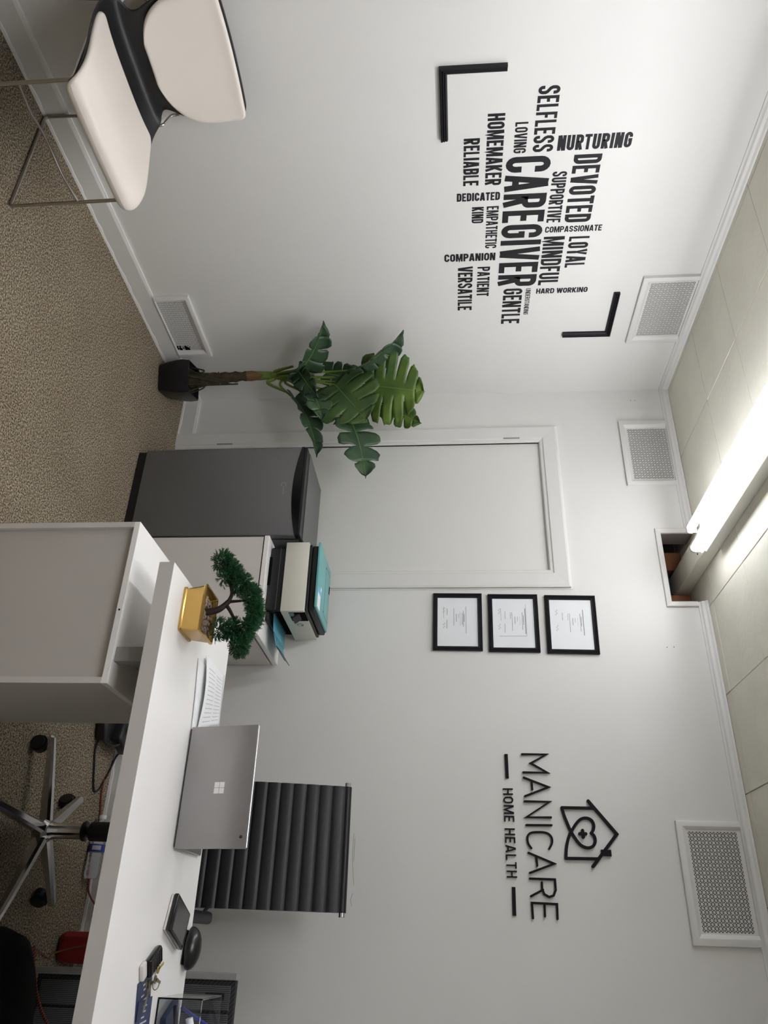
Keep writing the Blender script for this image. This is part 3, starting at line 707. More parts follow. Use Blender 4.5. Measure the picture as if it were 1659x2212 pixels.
def back_f(u, v, h):       # v from z .48 upward, leaning back a little and curved
    return Vector((u, -.452+.10*(v/.64)**1.0-.02*math.sin(math.pi*v/.64)-h*.99, .475+v*.985))
obj('backrest', ribbed(2.222, 2.666, .655, .0048, 13, .026, back_f), m_leather, oc, smooth=50)
pb = back_f(2.44, .662, 0)
bm = B(); tube(bm, [(2.222, pb.y, pb.z), (2.666, pb.y, pb.z)], .0155, 16); obj('top_roll', bm, m_leather, oc, smooth=40)
for x0, x1 in ((2.207, 2.222), (2.666, 2.681)):
    bm = B(); tube(bm, [(x0, pb.y, pb.z), (x1, pb.y, pb.z)], .012, 14); obj('end_cap', bm, m_chrome, oc, smooth=40)
def seat_f(u, v, h): return Vector((u, -.95+v, .462+.02*math.cos(v*6)*0+(.015 if v < .03 else 0)*0+h+.012*(1-math.cos(v*7))*.3))
obj('seat', ribbed(2.215, 2.673, .50, .006, 9, .03, seat_f), m_leather, oc, smooth=50)
for x, s in ((2.230, -1), (2.658, 1)):
    bm = B(); tube(bm, roundpath([(x, -.90, .44), (x, -.405, .44), (x, pb.y+.028, pb.z-.03)], .06), .008, 10); obj('side_rail', bm, m_chrome, oc, smooth=40)
    bm = B(); tube(bm, roundpath([(x, -.80, .44), (x+s*.045, -.82, .45), (x+s*.045, -.86, .63), (x+s*.042, -.56, .66), (x, -.40, .64)], .04), .009, 10); ar = obj('arm', bm, m_chrome, oc, smooth=40)
    bm = B(); box(bm, x+s*.042-.02, x+s*.042+.02, -.84, -.53, .655, .69, .014, 3, RX(3)); obj('arm_pad', bm, m_leather, ar, smooth=40)
bm = B(); lathe(bm, (OX, OY, 0), [(.034, .10), (.030, .125), (.027, .13), (.027, .235), (.022, .238)], 24); obj('column', bm, m_chrome, oc, smooth=40)
bm = B(); lathe(bm, (OX, OY, 0), [(.020, .236), (.033, .237), (.034, .245), (.020, .247), (.014, .25), (.014, .27)], 20); obj('column_collar', bm, m_black, oc, smooth=40)
bm = B(); lathe(bm, (OX, OY, 0), [(.028, .262), (.032, .266), (.034, .42), (.03, .425)], 24); obj('gas_lift_cover', bm, m_black, oc, smooth=40)
bm = B(); box(bm, OX-.10, OX+.10, OY-.12, OY+.12, .42, .447, .01); obj('tilt_plate', bm, m_black, oc)
bm = B(); lathe(bm, (OX, OY, 0), [(.02, .06), (.042, .065), (.044, .10), (.03, .118)], 24); obj('hub', bm, m_chrome, oc, smooth=40)
for k in range(5):
    a = math.radians(46+72*k); d = Vector((math.cos(a), math.sin(a), 0)); s = Vector((-d.y, d.x, 0)); c = Vector((OX, OY, 0))
    bm = B(); L = []
    for r, zt, zb, w in ((.03, .112, .075, .019), (.12, .103, .070, .017), (.24, .090, .064, .0145), (.318, .080, .058, .013), (.325, .074, .06, .010)):
        p = c+d*r; L.append([bm.verts.new(p+s*x+Vector((0, 0, z))) for x, z in ((-w, zb), (w, zb), (w, zt-.008), (w*.55, zt), (-w*.55, zt), (-w, zt-.008))])
    for i in range(4):
        for q in range(6): bm.faces.new((L[i][q], L[i][(q+1) % 6], L[i+1][(q+1) % 6], L[i+1][q]))
    bm.faces.new(L[0]); bm.faces.new(L[-1])
    lg = obj('leg', bm, m_chrome, oc, smooth=30)
    p = c+d*.305; yaw = math.degrees(a)+90+random.uniform(-30, 30); e = Vector((math.cos(math.radians(yaw)), math.sin(math.radians(yaw)), 0)); q = Vector((-e.y, e.x, 0)); w = p+q*.012
    bm = B(); lathe(bm, (p.x, p.y, 0), [(.006, .05), (.006, .066)], 10)
    for sg in (-1, 1): tube(bm, [w+e*sg*.005+Vector((0, 0, .0255)), w+e*sg*.022+Vector((0, 0, .0255))], .0255, 20)
    tube(bm, [w-e*.012+Vector((0, 0, .03)), w+e*.012+Vector((0, 0, .03))], .03, 16)
    obj('caster', bm, m_black, lg, smooth=35)

# ------------------------------------------------------------------ white visitor chair by the left wall
VY = -2.035
vc = thing('visitor_chair', 'cream padded visitor chair with black shell and thin steel sled legs', 'chair', (.3, VY, 0))
PATH = [(.556, .418, .20), (.572, .440, .225), (.552, .458, .238), (.47, .457, .248), (.36, .446, .252), (.25, .436, .252), (.175, .438, .248), (.128, .454, .238), (.110, .470, .226), (.103, .488, .184), (.099, .512, .172), (.095, .545, .180), (.090, .580, .200), (.085, .620, .217), (.078, .680, .229), (.072, .740, .233), (.068, .785, .228), (.067, .808, .218), (.067, .818, .19)]
def loft(path, cols=14, curve=.03, lift=.018, allback=False):
    bm = B(); g = []
    n = len(path)
    for i, (x, z, hw) in enumerate(path):
        back = 1.0 if allback else (max(0, min(1, (z-.47)/.08)) if x < .2 else 0)
        row = []
        for k in range(cols+1):
            v = -1+2*k/cols; yy = v*hw
            row.append(bm.verts.new((x+curve*back*(yy/.22)**2, VY+yy, z+(1-back)*lift*abs(v)**3*(1 if x < .54 else .4))))
        g.append(row)
    for i in range(n-1):
        for k in range(cols): bm.faces.new((g[i][k], g[i][k+1], g[i+1][k+1], g[i+1][k]))
    return bm
obj('shell', loft(PATH), m_shell, vc, smooth=60, mods=(('SOLIDIFY', dict(thickness=.011, offset=0)), ('SUBSURF', dict(levels=1, render_levels=2))))
SEATP = [(.576, .420, .215), (.588, .440, .232), (.572, .466, .240), (.50, .474, .244), (.42, .467, .245), (.33, .457, .245), (.26, .450, .242), (.215, .448, .234), (.198, .447, .215)]
obj('seat_pad', loft(SEATP, lift=.012), m_cream, vc, smooth=60, mods=(('SOLIDIFY', dict(thickness=.022, offset=0)), ('SUBSURF', dict(levels=2, render_levels=2))))
BACKP = []
for k in range(19):
    t_ = k/18; z_ = .526+.288*t_
    hw_ = .226*math.sqrt(max(0, 1-(1-min(1, t_/.62+.03))**2))**.85+.006*max(0, t_-.6)
    if t_ > .93: hw_ -= .5*(t_-.93)**1.4
    BACKP.append((.122-.036*min(1, t_*1.15), z_, max(.05, hw_)))
obj('back_pad', loft(BACKP, allback=True), m_cream, vc, smooth=60, mods=(('SOLIDIFY', dict(thickness=.024, offset=0)), ('SUBSURF', dict(levels=1, render_levels=2))))
for y in (-1.802, -2.232):
    ys = y
    bm = B(); tube(bm, roundpath([(.14, ys, .425), (.075, ys, .42), (.022, ys, .13), (.018, ys, .0065), (.528, ys, .0065), (.522, ys, .425), (.14, ys, .425)], .02, 5), .0062, 10); obj('sled_leg', bm, m_steel, vc, smooth=40)
    bm = B(); tube(bm, roundpath([(.112, ys, .435), (.112, ys, .49), (.052, ys, .512), (.050, ys, .540), (.088, ys+(.02 if y < -2 else -.02), .585)], .012, 4), .0055, 10); obj('back_support', bm, m_chrome, vc, smooth=40)
bm = B(); tube(bm, smoothpath([(.523, -1.802, .257), (.50, -1.90, .235), (.47, -2.012, .225), (.50, -2.12, .235), (.523, -2.232, .257)], 6), .005, 10); obj('stretcher', bm, m_steel, vc, smooth=40)

# ------------------------------------------------------------------ monstera plant
pl = thing('potted_monstera', 'tall artificial split-leaf plant in a black square pot in the corner', 'plant', (.125, -.335, 0))
PC = Vector((.125, -.335, 0)); PR = -20.5
def potring(hw, z, r=.012):
    c, s = math.cos(math.radians(-PR)), math.sin(math.radians(-PR)); out = []
    for sx, sy in ((1, 1), (-1, 1), (-1, -1), (1, -1)):
        a0 = math.degrees(math.atan2(sy, sx))-45
        for k in range(4):
            a = math.radians(a0+30*k); x = sx*(hw-r)+r*math.cos(a); y = sy*(hw-r)+r*math.sin(a)
            out.append(PC+Vector((x*c-y*s, x*s+y*c, z)))
    return out
bm = B(); L = []
for hw, z in ((.066, 0), (.071, .004), (.082, .05), (.090, .10), (.0925, .135), (.089, .172), (.084, .174), (.082, .15)):
    L.append([bm.verts.new(p) for p in potring(hw, z)])
for i in range(len(L)-1):
    for k in range(16): bm.faces.new((L[i][k], L[i][(k+1) % 16], L[i+1][(k+1) % 16], L[i+1][k]))
bm.faces.new(L[0]); bm.faces.new(L[-1])
obj('pot', bm, m_gloss if False else M('pot_black', (20, 20, 24), .35), pl, smooth=35)
tp = smoothpath([(.118, -.325, .15), (.116, -.33, .24), (.112, -.333, .33), (.106, -.335, .42), (.104, -.335, .50)], 5)
bm = B(); tube(bm, tp, [.040-.018*i/(len(tp)-1)+.0035*math.sin(i*1.9) for i in range(len(tp))], 14); obj('trunk', bm, m_trunk, pl, smooth=60)
for k in range(9):
    a = k*.7; bm = B(); tube(bm, smoothpath([(.118+.075*math.cos(a), -.33+.06*math.sin(a), .152), (.117+.05*math.cos(a+.3), -.33+.05*math.sin(a+.3), .19+.02*(k % 3)), (.116+.036*math.cos(a+.8), -.33+.036*math.sin(a+.8), .20+.03*(k % 4)), (.114+.034*math.cos(a+1.8), -.332+.034*math.sin(a+1.8), .25+.02*k)], 4), .004, 6); obj('aerial_root', bm, m_trunk, pl, smooth=40)
bm = B(); lathe(bm, (.104, -.335, 0), [(.026, .46), (.028, .49), (.020, .55), (.010, .585)], 12); obj('leaf_sheath', bm, m_sheath, pl, smooth=40)
def leaf(base, tip, nrm, width, mat, lobes=5, gap=.5, arch=.02, fold=.15, curl=.0, back=.16, slits=True, twist=0.0):
    b = Vector(base); t = Vector(tip); d = t-b; Ln = d.length; d.normalize()
    n = Vector(nrm); n = (n-d*n.dot(d)).normalized(); s = d.cross(n)
    def shape(u): return (math.sin(math.pi*min(1, u*.93+.12))**.62)*(1-.12*u)
    def pt(u, v):
        W = width/2*shape(u); a = abs(v)
        tw = twist*u; ss = s*math.cos(tw)+n*math.sin(tw); nn = n*math.cos(tw)-s*math.sin(tw)
        fwd = Ln*(-back*(1-u)**2*a*1.3+.10*a*a*(u > .15)*(1-u*.7))
        return b+d*(Ln*u+fwd)+ss*(v*W)+nn*(arch*4*u*(1-u)+fold*a*W-curl*a*a*W+.012*math.sin(u*13+v*4)*a)
    bm = B(); vs = [0, .16, .4, .62, .84, 1.0]
    for sg in (-1, 1):
        for i in range(lobes):
            u0, u1 = i/lobes, (i+1)/lobes; uc = (u0+u1)/2; hf = (u1-u0)/2; rows = []
            last = i == lobes-1
            for v in vs:
                g = gap*max(0, (v-.30)/.7)**.8 if slits else 0
                tipt = 1-.38*max(0, (v-.8)/.2)**2
                h = hf*(1-g)*tipt; cc = uc+(.10/lobes)*v*2*(1 if not last else 0)
                rows.append([bm.verts.new(pt(max(0, min(1, cc+h*(-1+2*k/4))), sg*v*(1-.05*random.random()))) for k in range(5)])
            for a in range(len(vs)-1):
                for k in range(4): bm.faces.new((rows[a][k], rows[a][k+1], rows[a+1][k+1], rows[a+1][k]))
    bmesh.ops.remove_doubles(bm, verts=bm.verts, dist=.0004)
    lo = obj('leaf', bm, mat, pl, smooth=70, mods=(('SOLIDIFY', dict(thickness=.0012, offset=0)),))
    bm = B(); tube(bm, [pt(u, 0)+n*.001 for u in [k/10 for k in range(11)]], [.0028*(1-.8*k/10) for k in range(11)], 6); obj('midrib', bm, m_rib, lo, smooth=50)
    return lo
vw = Vector((.64, -.75, .12))       # roughly toward the room
TOP = Vector((.104, -.335, .50))
def nv(b, t, deg):
    d = (Vector(t)-Vector(b)).normalized(); v = (vw-d*vw.dot(d)).normalized(); a = math.radians(deg)
    return v*math.cos(a)+d.cross(v)*math.sin(a)
leaves = [
 ((.205, -.36, 1.115), (.268, -.37, 1.430), (.62, -.78, .1), .42, m_leaf, 6, .24, .02, .06),
 ((.225, -.22, 1.20), (.345, -.20, 1.405), (.5, -.7, -.5), .17, m_leaf, 5, .25, .02, .2),
 ((.215, -.38, .955), (.475, -.40, 1.140), (.62, -.74, .3), .40, m_leafm, 5, .13, .02, .05),
 ((.158, -.42, 1.026), (.060, -.60, 1.325), nv((.158, -.42, 1.026), (.060, -.60, 1.325), 58), .19, m_leafd, 5, .12, .03, .55),
 ((.161, -.40, .735), (.055, -.68, .930), nv((.161, -.40, .735), (.055, -.68, .930), 50), .19, m_leafd, 5, .14, .04, .45),
 ((.150, -.43, .765), (.345, -.44, .890), (.5, -.75, -.4), .13, m_leafd, 4, .12, .01, .3),
 ((.320, -.42, .860), (.490, -.44, .915), (.5, -.7, .4), .15, m_leafd, 3, .25, .02, .3),
 ((.255, -.32, .735), (.640, -.34, .885), nv((.255, -.32, .735), (.640, -.34, .885), -52), .15, m_leafd, 5, .15, .035, .4),
 ((.440, -.36, 1.050), (.785, -.36, 1.140), (.5, -.75, .45), .24, m_leafd, 4, .42, .03, .12),
 ((.120, -.36, .90), (.190, -.37, 1.12), (.6, -.75, 0), .16, m_leafd, 5, .15, .01, .2)]
for a in leaves: leaf(*a)
def stem(p1, bend=(0, 0, .12), r=.0062, mat=None):
    p1 = Vector(p1); q = TOP+Vector((random.uniform(-.012, .012), random.uniform(-.012, .012), random.uniform(-.02, .03)))
    r = r*1.25
    mid = (q*.55+p1*.45)+Vector(bend)*.3
    bm = B(); pp = smoothpath([q, q+(Vector((0, 0, .10)))+(p1-q)*.15, mid, p1], 6); tube(bm, pp, [r*(1.35-.75*i/(len(pp)-1)) for i in range(len(pp))], 8); obj('stem', bm, mat or m_stem, pl, smooth=50)
for a in leaves[:-1]: stem(a[0])
for e in ((.10, -.40, .73), (.125, -.39, .76), (.14, -.40, .78), (.165, -.38, .84), (.19, -.37, .90), (.215, -.33, .69), (.15, -.36, .95)): stem(e, (0, 0, .02), .0085)

# ------------------------------------------------------------------ bonsai on the desk
bo = thing('bonsai', 'small artificial bonsai in a gold rectangular pot on the desk', 'bonsai', (1.915, -1.40, .745))
BC = Vector((1.913, -1.405, .745))
def rrect(hx, hy, z, r=.008, n=4):
    out = []
    for sx, sy in ((1, 1), (-1, 1), (-1, -1), (1, -1)):
        a0 = math.degrees(math.atan2(sy, sx))-45
        for k in range(n): a = math.radians(a0+90*k/(n-1)); out.append(BC+Vector((sx*(hx-r)+r*math.cos(a), sy*(hy-r)+r*math.sin(a), z)))
    return out
bm = B(); L = []
for hx, hy, z in ((.055, .044, 0.0), (.064, .052, .0005), (.064, .052, .006), (.061, .049, .009), (.061, .049, .013), (.066, .055, .058), (.068, .057, .060), (.070, .059, .063), (.0695, .0585, .068), (.066, .055, .069), (.064, .053, .066), (.062, .051, .05)):
    L.append([bm.verts.new(p) for p in rrect(hx*1.08, hy*1.08, z*1.06)])
for i in range(len(L)-1):
    for k in range(16): bm.faces.new((L[i][k], L[i][(k+1) % 16], L[i+1][(k+1) % 16], L[i+1][k]))
bm.faces.new(L[0]); bm.faces.new(L[-1])
obj('pot', bm, m_gold, bo, smooth=40)
bm = B()
for k in range(230):
    t = bmesh.new(); bmesh.ops.create_icosphere(t, subdivisions=1, radius=random.uniform(.0035, .0062))
    p = BC+Vector((random.uniform(-.057, .057), random.uniform(-.046, .046), random.uniform(.052, .060)))
    bmesh.ops.transform(t, matrix=Matrix.Translation(p) @ RZ(random.uniform(0, 180)) @ Matrix.Diagonal((1.3, .85, .7, 1)), verts=t.verts); merge(bm, t)
pb_ = obj('pebble_fill', bm, m_pebble, bo, smooth=60); pb_['kind'] = 'stuff'
t0 = Vector((0, BC.y, 0))
def bt(x, z, dy=0): return Vector((x, BC.y+dy, z))
bm = B(); pp = smoothpath([bt(1.906, .795), bt(1.904, .815), bt(1.898, .840), bt(1.884, .858), bt(1.868, .872)], 4); tube(bm, pp, [.0125-.005*i/(len(pp)-1) for i in range(len(pp))], 10)
for path, r in (([bt(1.870, .870), bt(1.845, .876), bt(1.815, .868), bt(1.775, .86)], .0068), ([bt(1.872, .866), bt(1.870, .895), bt(1.868, .925)], .006), ([bt(1.878, .860), bt(1.905, .880), bt(1.940, .898), bt(1.985, .908)], .0062), ([bt(1.845, .876), bt(1.832, .892, .01), bt(1.815, .90, .01)], .0045)):
    q = smoothpath(path, 4); tube(bm, q, [r*(1-.5*i/(len(q)-1)) for i in range(len(q))], 8)
obj('trunk', bm, m_bark, bo, smooth=60)
def foliage(center, rad, n, seed):
    rnd = random.Random(seed); bm = B(); c = Vector(center)
    for k in range(n):
        d = Vector((rnd.gauss(0, 1), rnd.gauss(0, 1), rnd.gauss(0, 1))); d.normalize(); q = rnd.random()**.5
        p = c+Vector((d.x*rad[0]*q, d.y*rad[1]*q, d.z*rad[2]*q))
        g = (d+Vector((0, 0, .55))+Vector((rnd.uniform(-.4, .4), rnd.uniform(-.4, .4), rnd.uniform(-.3, .3)))).normalized()
        s = g.cross(Vector((rnd.uniform(-1, 1), rnd.uniform(-1, 1), rnd.uniform(-1, 1)))).normalized(); L = rnd.uniform(.010, .017); w = .0011
        def blade(a, e, w):
            f = (e-a).normalized(); x = f.cross(Vector((.3, .9, .2))).normalized(); y = f.cross(x)
            v = [bm.verts.new(a+x*w), bm.verts.new(a-x*w*.5+y*w*.87), bm.verts.new(a-x*w*.5-y*w*.87)]; u = bm.verts.new(e)
            for i in range(3): bm.faces.new((v[i], v[(i+1) % 3], u))
        blade(p, p+g*L, w*1.1)
        for fr_, sg in ((.25, 1), (.4, -1), (.55, 1), (.7, -1)):
            a = p+g*L*fr_; e = a+(g*.75+s*sg*.75)*L*.42; blade(a, e, w)
            blade(a+(e-a)*.5, a+(e-a)*.5+(g*.9+g.cross(s)*sg*.5)*L*.28, w*.9)
    o = obj('foliage', bm, m_needle, bo); o['kind'] = 'stuff'; return o
for c, r, n, sd in (((1.735, 0, .835), (.034, .030, .030), 480, 1), ((1.775, .005, .868), (.036, .032, .026), 480, 2), ((1.812, 0, .900), (.038, .034, .026), 480, 3), ((1.855, 0, .938), (.040, .036, .026), 520, 4), ((1.908, 0, .956), (.046, .036, .022), 620, 5),
                   ((1.955, 0, .938), (.034, .032, .020), 400, 6), ((1.965, -.005, .893), (.036, .030, .022), 400, 7), ((2.010, 0, .918), (.036, .028, .024), 460, 8), ((1.965, -.012, .856), (.034, .026, .020), 190, 9), ((1.80, -.01, .848), (.024, .02, .014), 90, 10)):
    foliage(t0+Vector(c), r, n, sd)

# ------------------------------------------------------------------ laptop and papers
lt = thing('laptop', 'open silver laptop with a four-pane logo facing out on the desk', 'laptop', (2.375, -1.1, .745))
bm = B(); box(bm, 2.209, 2.541, -1.205, -.970, .7455, .757, .003, 2); obj('base', bm, m_laptop, lt, smooth=40)
tilt = RX(11)
hinge = Vector((2.375, -1.213, .750))
bm = B(); box(bm, 2.204, 2.546, -1.217, -1.210, .752, .972, .003, 2, tilt, hinge); ldl = obj('lid', bm, m_laptop, lt, smooth=40)
bm = B(); box(bm, 2.207, 2.543, -1.2145, -1.2095, .969, .9735, .001, 1, tilt, hinge); obj('lid_edge', bm, m_lapedge, ldl)
bm = B(); tube(bm, [(2.21, -1.212, .7525), (2.54, -1.212, .7525)], .0045, 10); obj('hinge', bm, m_black, lt, smooth=40)
for ix in (0, 1):
    for iz in (0, 1):
        x = 2.367+ix*.0165; z = .853+iz*.0165
        bm = B(); box(bm, x, x+.0150, -1.2176, -1.2168, z, z+.0150, 0, 1, tilt, hinge); obj('logo_pane', bm, m_logo, ldl)
bm = B(); lathe(bm, (2.515, -1.2168, .954), [(.0045, 0), (.0045, -.0008)], 14, 'Y'); bmesh.ops.transform(bm, matrix=Matrix.Translation(hinge) @ tilt @ Matrix.Translation(-hinge), verts=bm.verts); obj('camera_lens', bm, m_gloss, ldl)
bm = B(); box(bm, 2.214, 2.536, -1.2095, -1.2085, .757, .966, 0, 1, tilt, hinge); obj('screen', bm, m_gloss, ldl)
bm = B(); box(bm, 2.235, 2.515, -1.15, -1.06, .757, .7585, .0005, 1); obj('keyboard', bm, m_frameg, lt)

def sheet(name, cs, z, bulge, label, mat, parent=None, lines=True, thick=.001):
    a, b, c, d = [Vector((x, y, 0)) for x, y in cs]
    def f(u, v): return (a*(1-u)+b*u)*(1-v)+(d*(1-u)+c*u)*v+Vector((0, 0, z+bulge(u, v)))
    bm = B(); g = [[bm.verts.new(f(i/14, j/10)) for j in range(11)] for i in range(15)]
    for i in range(14):
        for j in range(10): bm.faces.new((g[i][j], g[i+1][j], g[i+1][j+1], g[i][j+1]))
    o = obj(name, bm, mat, parent, None if parent else a+Vector((0, 0, z)), smooth=60, mods=(('SOLIDIFY', dict(thickness=thick, offset=1)),))
    if not parent: tag(o, label, 'paper')
    if lines:
        bm = B()
        for v0, v1 in ((.10, .46), (.56, .92)):
            for k in range(13):
                u = .14+.062*k
                for q in range(5):
                    x0 = v0+(v1-v0)*q/5; x1 = v0+(v1-v0)*(q+.92)/5
                    A, Bq = f(u, x0), f(u, x1); A.z += thick+.0004; Bq.z += thick+.0004; dd = (f(u+.012, x0)-f(u, x0))
                    quad(bm, A, Bq, Bq+dd, A+dd)
        obj('print', bm, m_ink2, o)['kind'] = 'stuff'
    return o
sheet('paper_sheet', [(1.995, -1.245), (2.215, -1.21), (2.20, -.96), (1.99, -.97)], .7462, lambda u, v: .002*math.sin(3*u), 'lower white sheet with a curled front edge beside the laptop', m_paper, lines=False)
sheet('paper_sheet', [(1.968, -1.185), (2.205, -1.175), (2.13, -.945), (1.962, -.962)], .7525, lambda u, v: .010*math.sin(math.pi*u)*(1-v)+.003*math.sin(6*v), 'printed white form lying on top of the papers beside the laptop', m_paper)

# ------------------------------------------------------------------ small things on the desk
R_ = RZ(-20)
cr = thing('card_reader', 'black glossy square device with a grey screen lying on the desk', 'card reader', (2.725, -1.11, .745))
pc = (2.725, -1.112, .755)
bm = B(); box(bm, 2.676, 2.774, -1.182, -1.042, .7455, .753, .006, 2, R_, pc); obj('base', bm, m_pale, cr, smooth=40)
bm = B(); box(bm, 2.675, 2.775, -1.183, -1.041, .753, .768, .005, 3, R_, pc); obj('body', bm, m_gloss, cr, smooth=40)
bm = B(); box(bm, 2.682, 2.768, -1.170, -1.055, .768, .7688, 0, 1, R_, pc); obj('screen', bm, m_screen, cr)
ms = thing('computer_mouse', 'black domed computer mouse at the far edge of the desk', 'mouse', (2.785, -.972, .745))
bm = B(); bmesh.ops.create_uvsphere(bm, u_segments=28, v_segments=16, radius=1.0)
for v in bm.verts:
    x, y, z = v.co; v.co = Vector((x*.058, y*.036, (z*.034 if z > 0 else z*.012)))
bmesh.ops.transform(bm, matrix=Matrix.Translation((2.790, -.962, .7575)) @ RZ(-8), verts=bm.verts); obj('shell', bm, M('mouse_black', (20, 20, 21), .28), ms, smooth=60)
bm = B(); box(bm, 2.745, 2.835, -.990, -.934, .7455, .748, .002, 1, RZ(-8)); obj('glide_base', bm, m_black, ms)
kf = thing('car_key_fob', 'black ridged key fob with a bunch of keys on the desk', 'keys', (2.82, -1.25, .745))
bm = B(); box(bm, 2.797, 2.843, -1.295, -1.213, .747, .764, .007, 3, RZ(28)); fb = obj('fob_body', bm, m_gloss, kf, smooth=40)
for k in range(5):
    bm = B(); box(bm, 2.803, 2.837, -1.275+k*.0125, -1.269+k*.0125, .7635, .7655, .001, 1, RZ(28), (2.82, -1.254, .76)); obj('fob_button', bm, m_black, fb)
bm = B(); box(bm, 2.822, 2.862, -1.325, -1.298, .7455, .757, .004, 2, RZ(28)); obj('silver_tag', bm, m_pale, kf, smooth=40)
for k, (x, y, a, ln, mt) in enumerate(((2.868, -1.262, 150, .05, m_keys), (2.872, -1.245, 100, .055, m_keys), (2.84, -1.205, 112, .04, m_brass), (2.862, -1.225, 80, .045, m_keys), (2.885, -1.27, -25, .05, m_keys))):
    bm = B(); box(bm, x-.0035, x+.0035, y, y+ln, .7465+.003*k, .7485+.003*k, .0005, 1, RZ(a-90), (x, y, .747)); lathe(bm, (x, y, 0), [(.010, .7465+.003*k), (.010, .7485+.003*k)], 14); obj('key', bm, mt, kf)
bm = B(); tube(bm, [(2.872+.013*math.cos(a), -1.232+.013*math.sin(a), .762+.004*math.sin(a)) for a in [2*math.pi*k/20 for k in range(21)]], .0013, 6); obj('key_ring', bm, m_keys, kf, smooth=40)
# stack of navy business cards
for k in range(2):
    ct = thing('business_card', ('navy business card lying flat on the desk beside the clear pen tray', 'navy business card half covered by the keys on the desk')[k], 'card', (2.93, -1.24, .745), 'navy cards on the desk')
    x, y, a = ((2.940, -1.250, 6), (2.892, -1.262, 14))[k]
    bm = B(); box(bm, x-.036, x+.05, y-.052, y+.044, .7456+.0035*(1-k), .7476+.0035*(1-k), .0004, 1, RZ(a)); co = obj('card', bm, m_navy, ct)
    bm = B(); zz = .7480+.0035*(1-k)
    for q, (u0, u1) in enumerate(((-.012, .012), (-.007, .007), (-.02, .0), (-.026, .02), (-.02, .026), (-.01, .014))):
        box(bm, x-.024+q*.012, x-.0205+q*.012, y+u0-.004, y+u1-.004, zz-.0006, zz, 0, 1, RZ(a), (x+.007, y-.004, zz))
    obj('card_print', bm, m_ink2, co)
# clear acrylic tray with stationery
tr = thing('acrylic_tray', 'clear acrylic desk tray full of pens and clips', 'tray', (3.0, -1.05, .745))
for b_ in ((2.905, 3.085, -1.150, -1.146, .7455, .868), (2.905, 3.085, -.954, -.950, .7455, .868), (2.905, 2.909, -1.146, -.954, .7455, .868), (3.081, 3.085, -1.146, -.954, .7455, .868), (2.909, 3.081, -1.146, -.954, .7455, .7495)):
    bm = B(); box(bm, *b_, .001, 1); obj('tray_wall', bm, m_acr, tr)
bm = B(); tube(bm, [(2.925, -1.13, .79), (3.04, -1.05, .785)], .005, 10); tube(bm, [(3.04, -1.05, .785), (3.052, -1.042, .785)], .0025, 8)
tag(obj('pen', bm, m_black, base=(2.98, -1.09, .78)), 'black ballpoint pen lying in the clear desk tray', 'pen')
bm = B(); tube(bm, [(2.93, -1.10, .80), (2.99, -.965, .862)], .0045, 10); 
tag(obj('pen', bm, m_blue, base=(2.96, -1.03, .79)), 'white and blue pen leaning in the clear desk tray', 'pen')
bm = B(); box(bm, 2.93, 3.03, -1.10, -1.0, .750, .765, .001, 1, RZ(24))
tag(obj('note_pad', bm, m_navy, base=(2.98, -1.05, .75)), 'navy note cards at the bottom of the clear desk tray', 'notepad')
mk = thing('marker', 'thick white marker with a black cap in the clear desk tray', 'marker', (2.99, -1.06, .81))
bm = B(); tube(bm, [(3.01, -1.06, .83), (3.05, -1.04, .835)], .012, 14); obj('cap', bm, m_black, mk, smooth=40)
bm = B(); tube(bm, [(2.955, -1.07, .815), (3.01, -1.06, .83)], .010, 14); obj('barrel', bm, m_paper, mk, smooth=40)

# ------------------------------------------------------------------ behind and under the desk
wc = thing('woven_screen', 'dark grey woven panel screen with a pale side strip behind the desk', 'screen', (3.1, -.36, 0))
bm = B(); box(bm, 2.890, 3.34, -.372, -.345, .03, .765, .003, 1); obj('frame_board', bm, m_woven2, wc)
for k in range(5):
    x0 = 2.905+k*.087
    bm = B(); box(bm, x0, x0+.078, -.380, -.372, .05, .748, .002, 1); obj('woven_panel', bm, m_woven, wc)
bm = B(); box(bm, 2.868, 2.890, -.385, -.340, .0, .770, .003, 1); obj('side_strip', bm, m_frameg, wc)
for x in (2.95, 3.28):
    bm = B(); box(bm, x-.02, x+.02, -.44, -.28, 0, .03, .003, 1); obj('foot', bm, m_black, wc)
for k in range(3):
    bm = B(); box(bm, 2.93+.12*k, 2.95+.12*k, -.385, -.380, .66, .73, .002, 1); obj('pull_tab', bm, m_black, wc)
bm = B(); box(bm, 2.752, 2.862, -.215, -.03, .001, .19, .03, 4)
tag(obj('red_case', bm, m_red, base=(2.81, -.12, 0)), 'dark red soft case on the carpet beside the woven cabinet', 'case')
# black slumped bag under the desk
bm = B(); prof = [(.001, .0), (.80, .0), (1.0, .05), (1.03, .2), (1.0, .33), (.93, .385), (.74, .415), (.4, .425), (.001, .428)]
lathe(bm, (3.02, -1.2, 0), [(r*.268, z*.92) for r, z in prof], 32, 'Z', 1.0, .62)
tag(obj('black_bag', bm, m_bag, base=(3.02, -1.2, 0), smooth=50), 'rounded black soft bag on the carpet under the desk', 'bag')
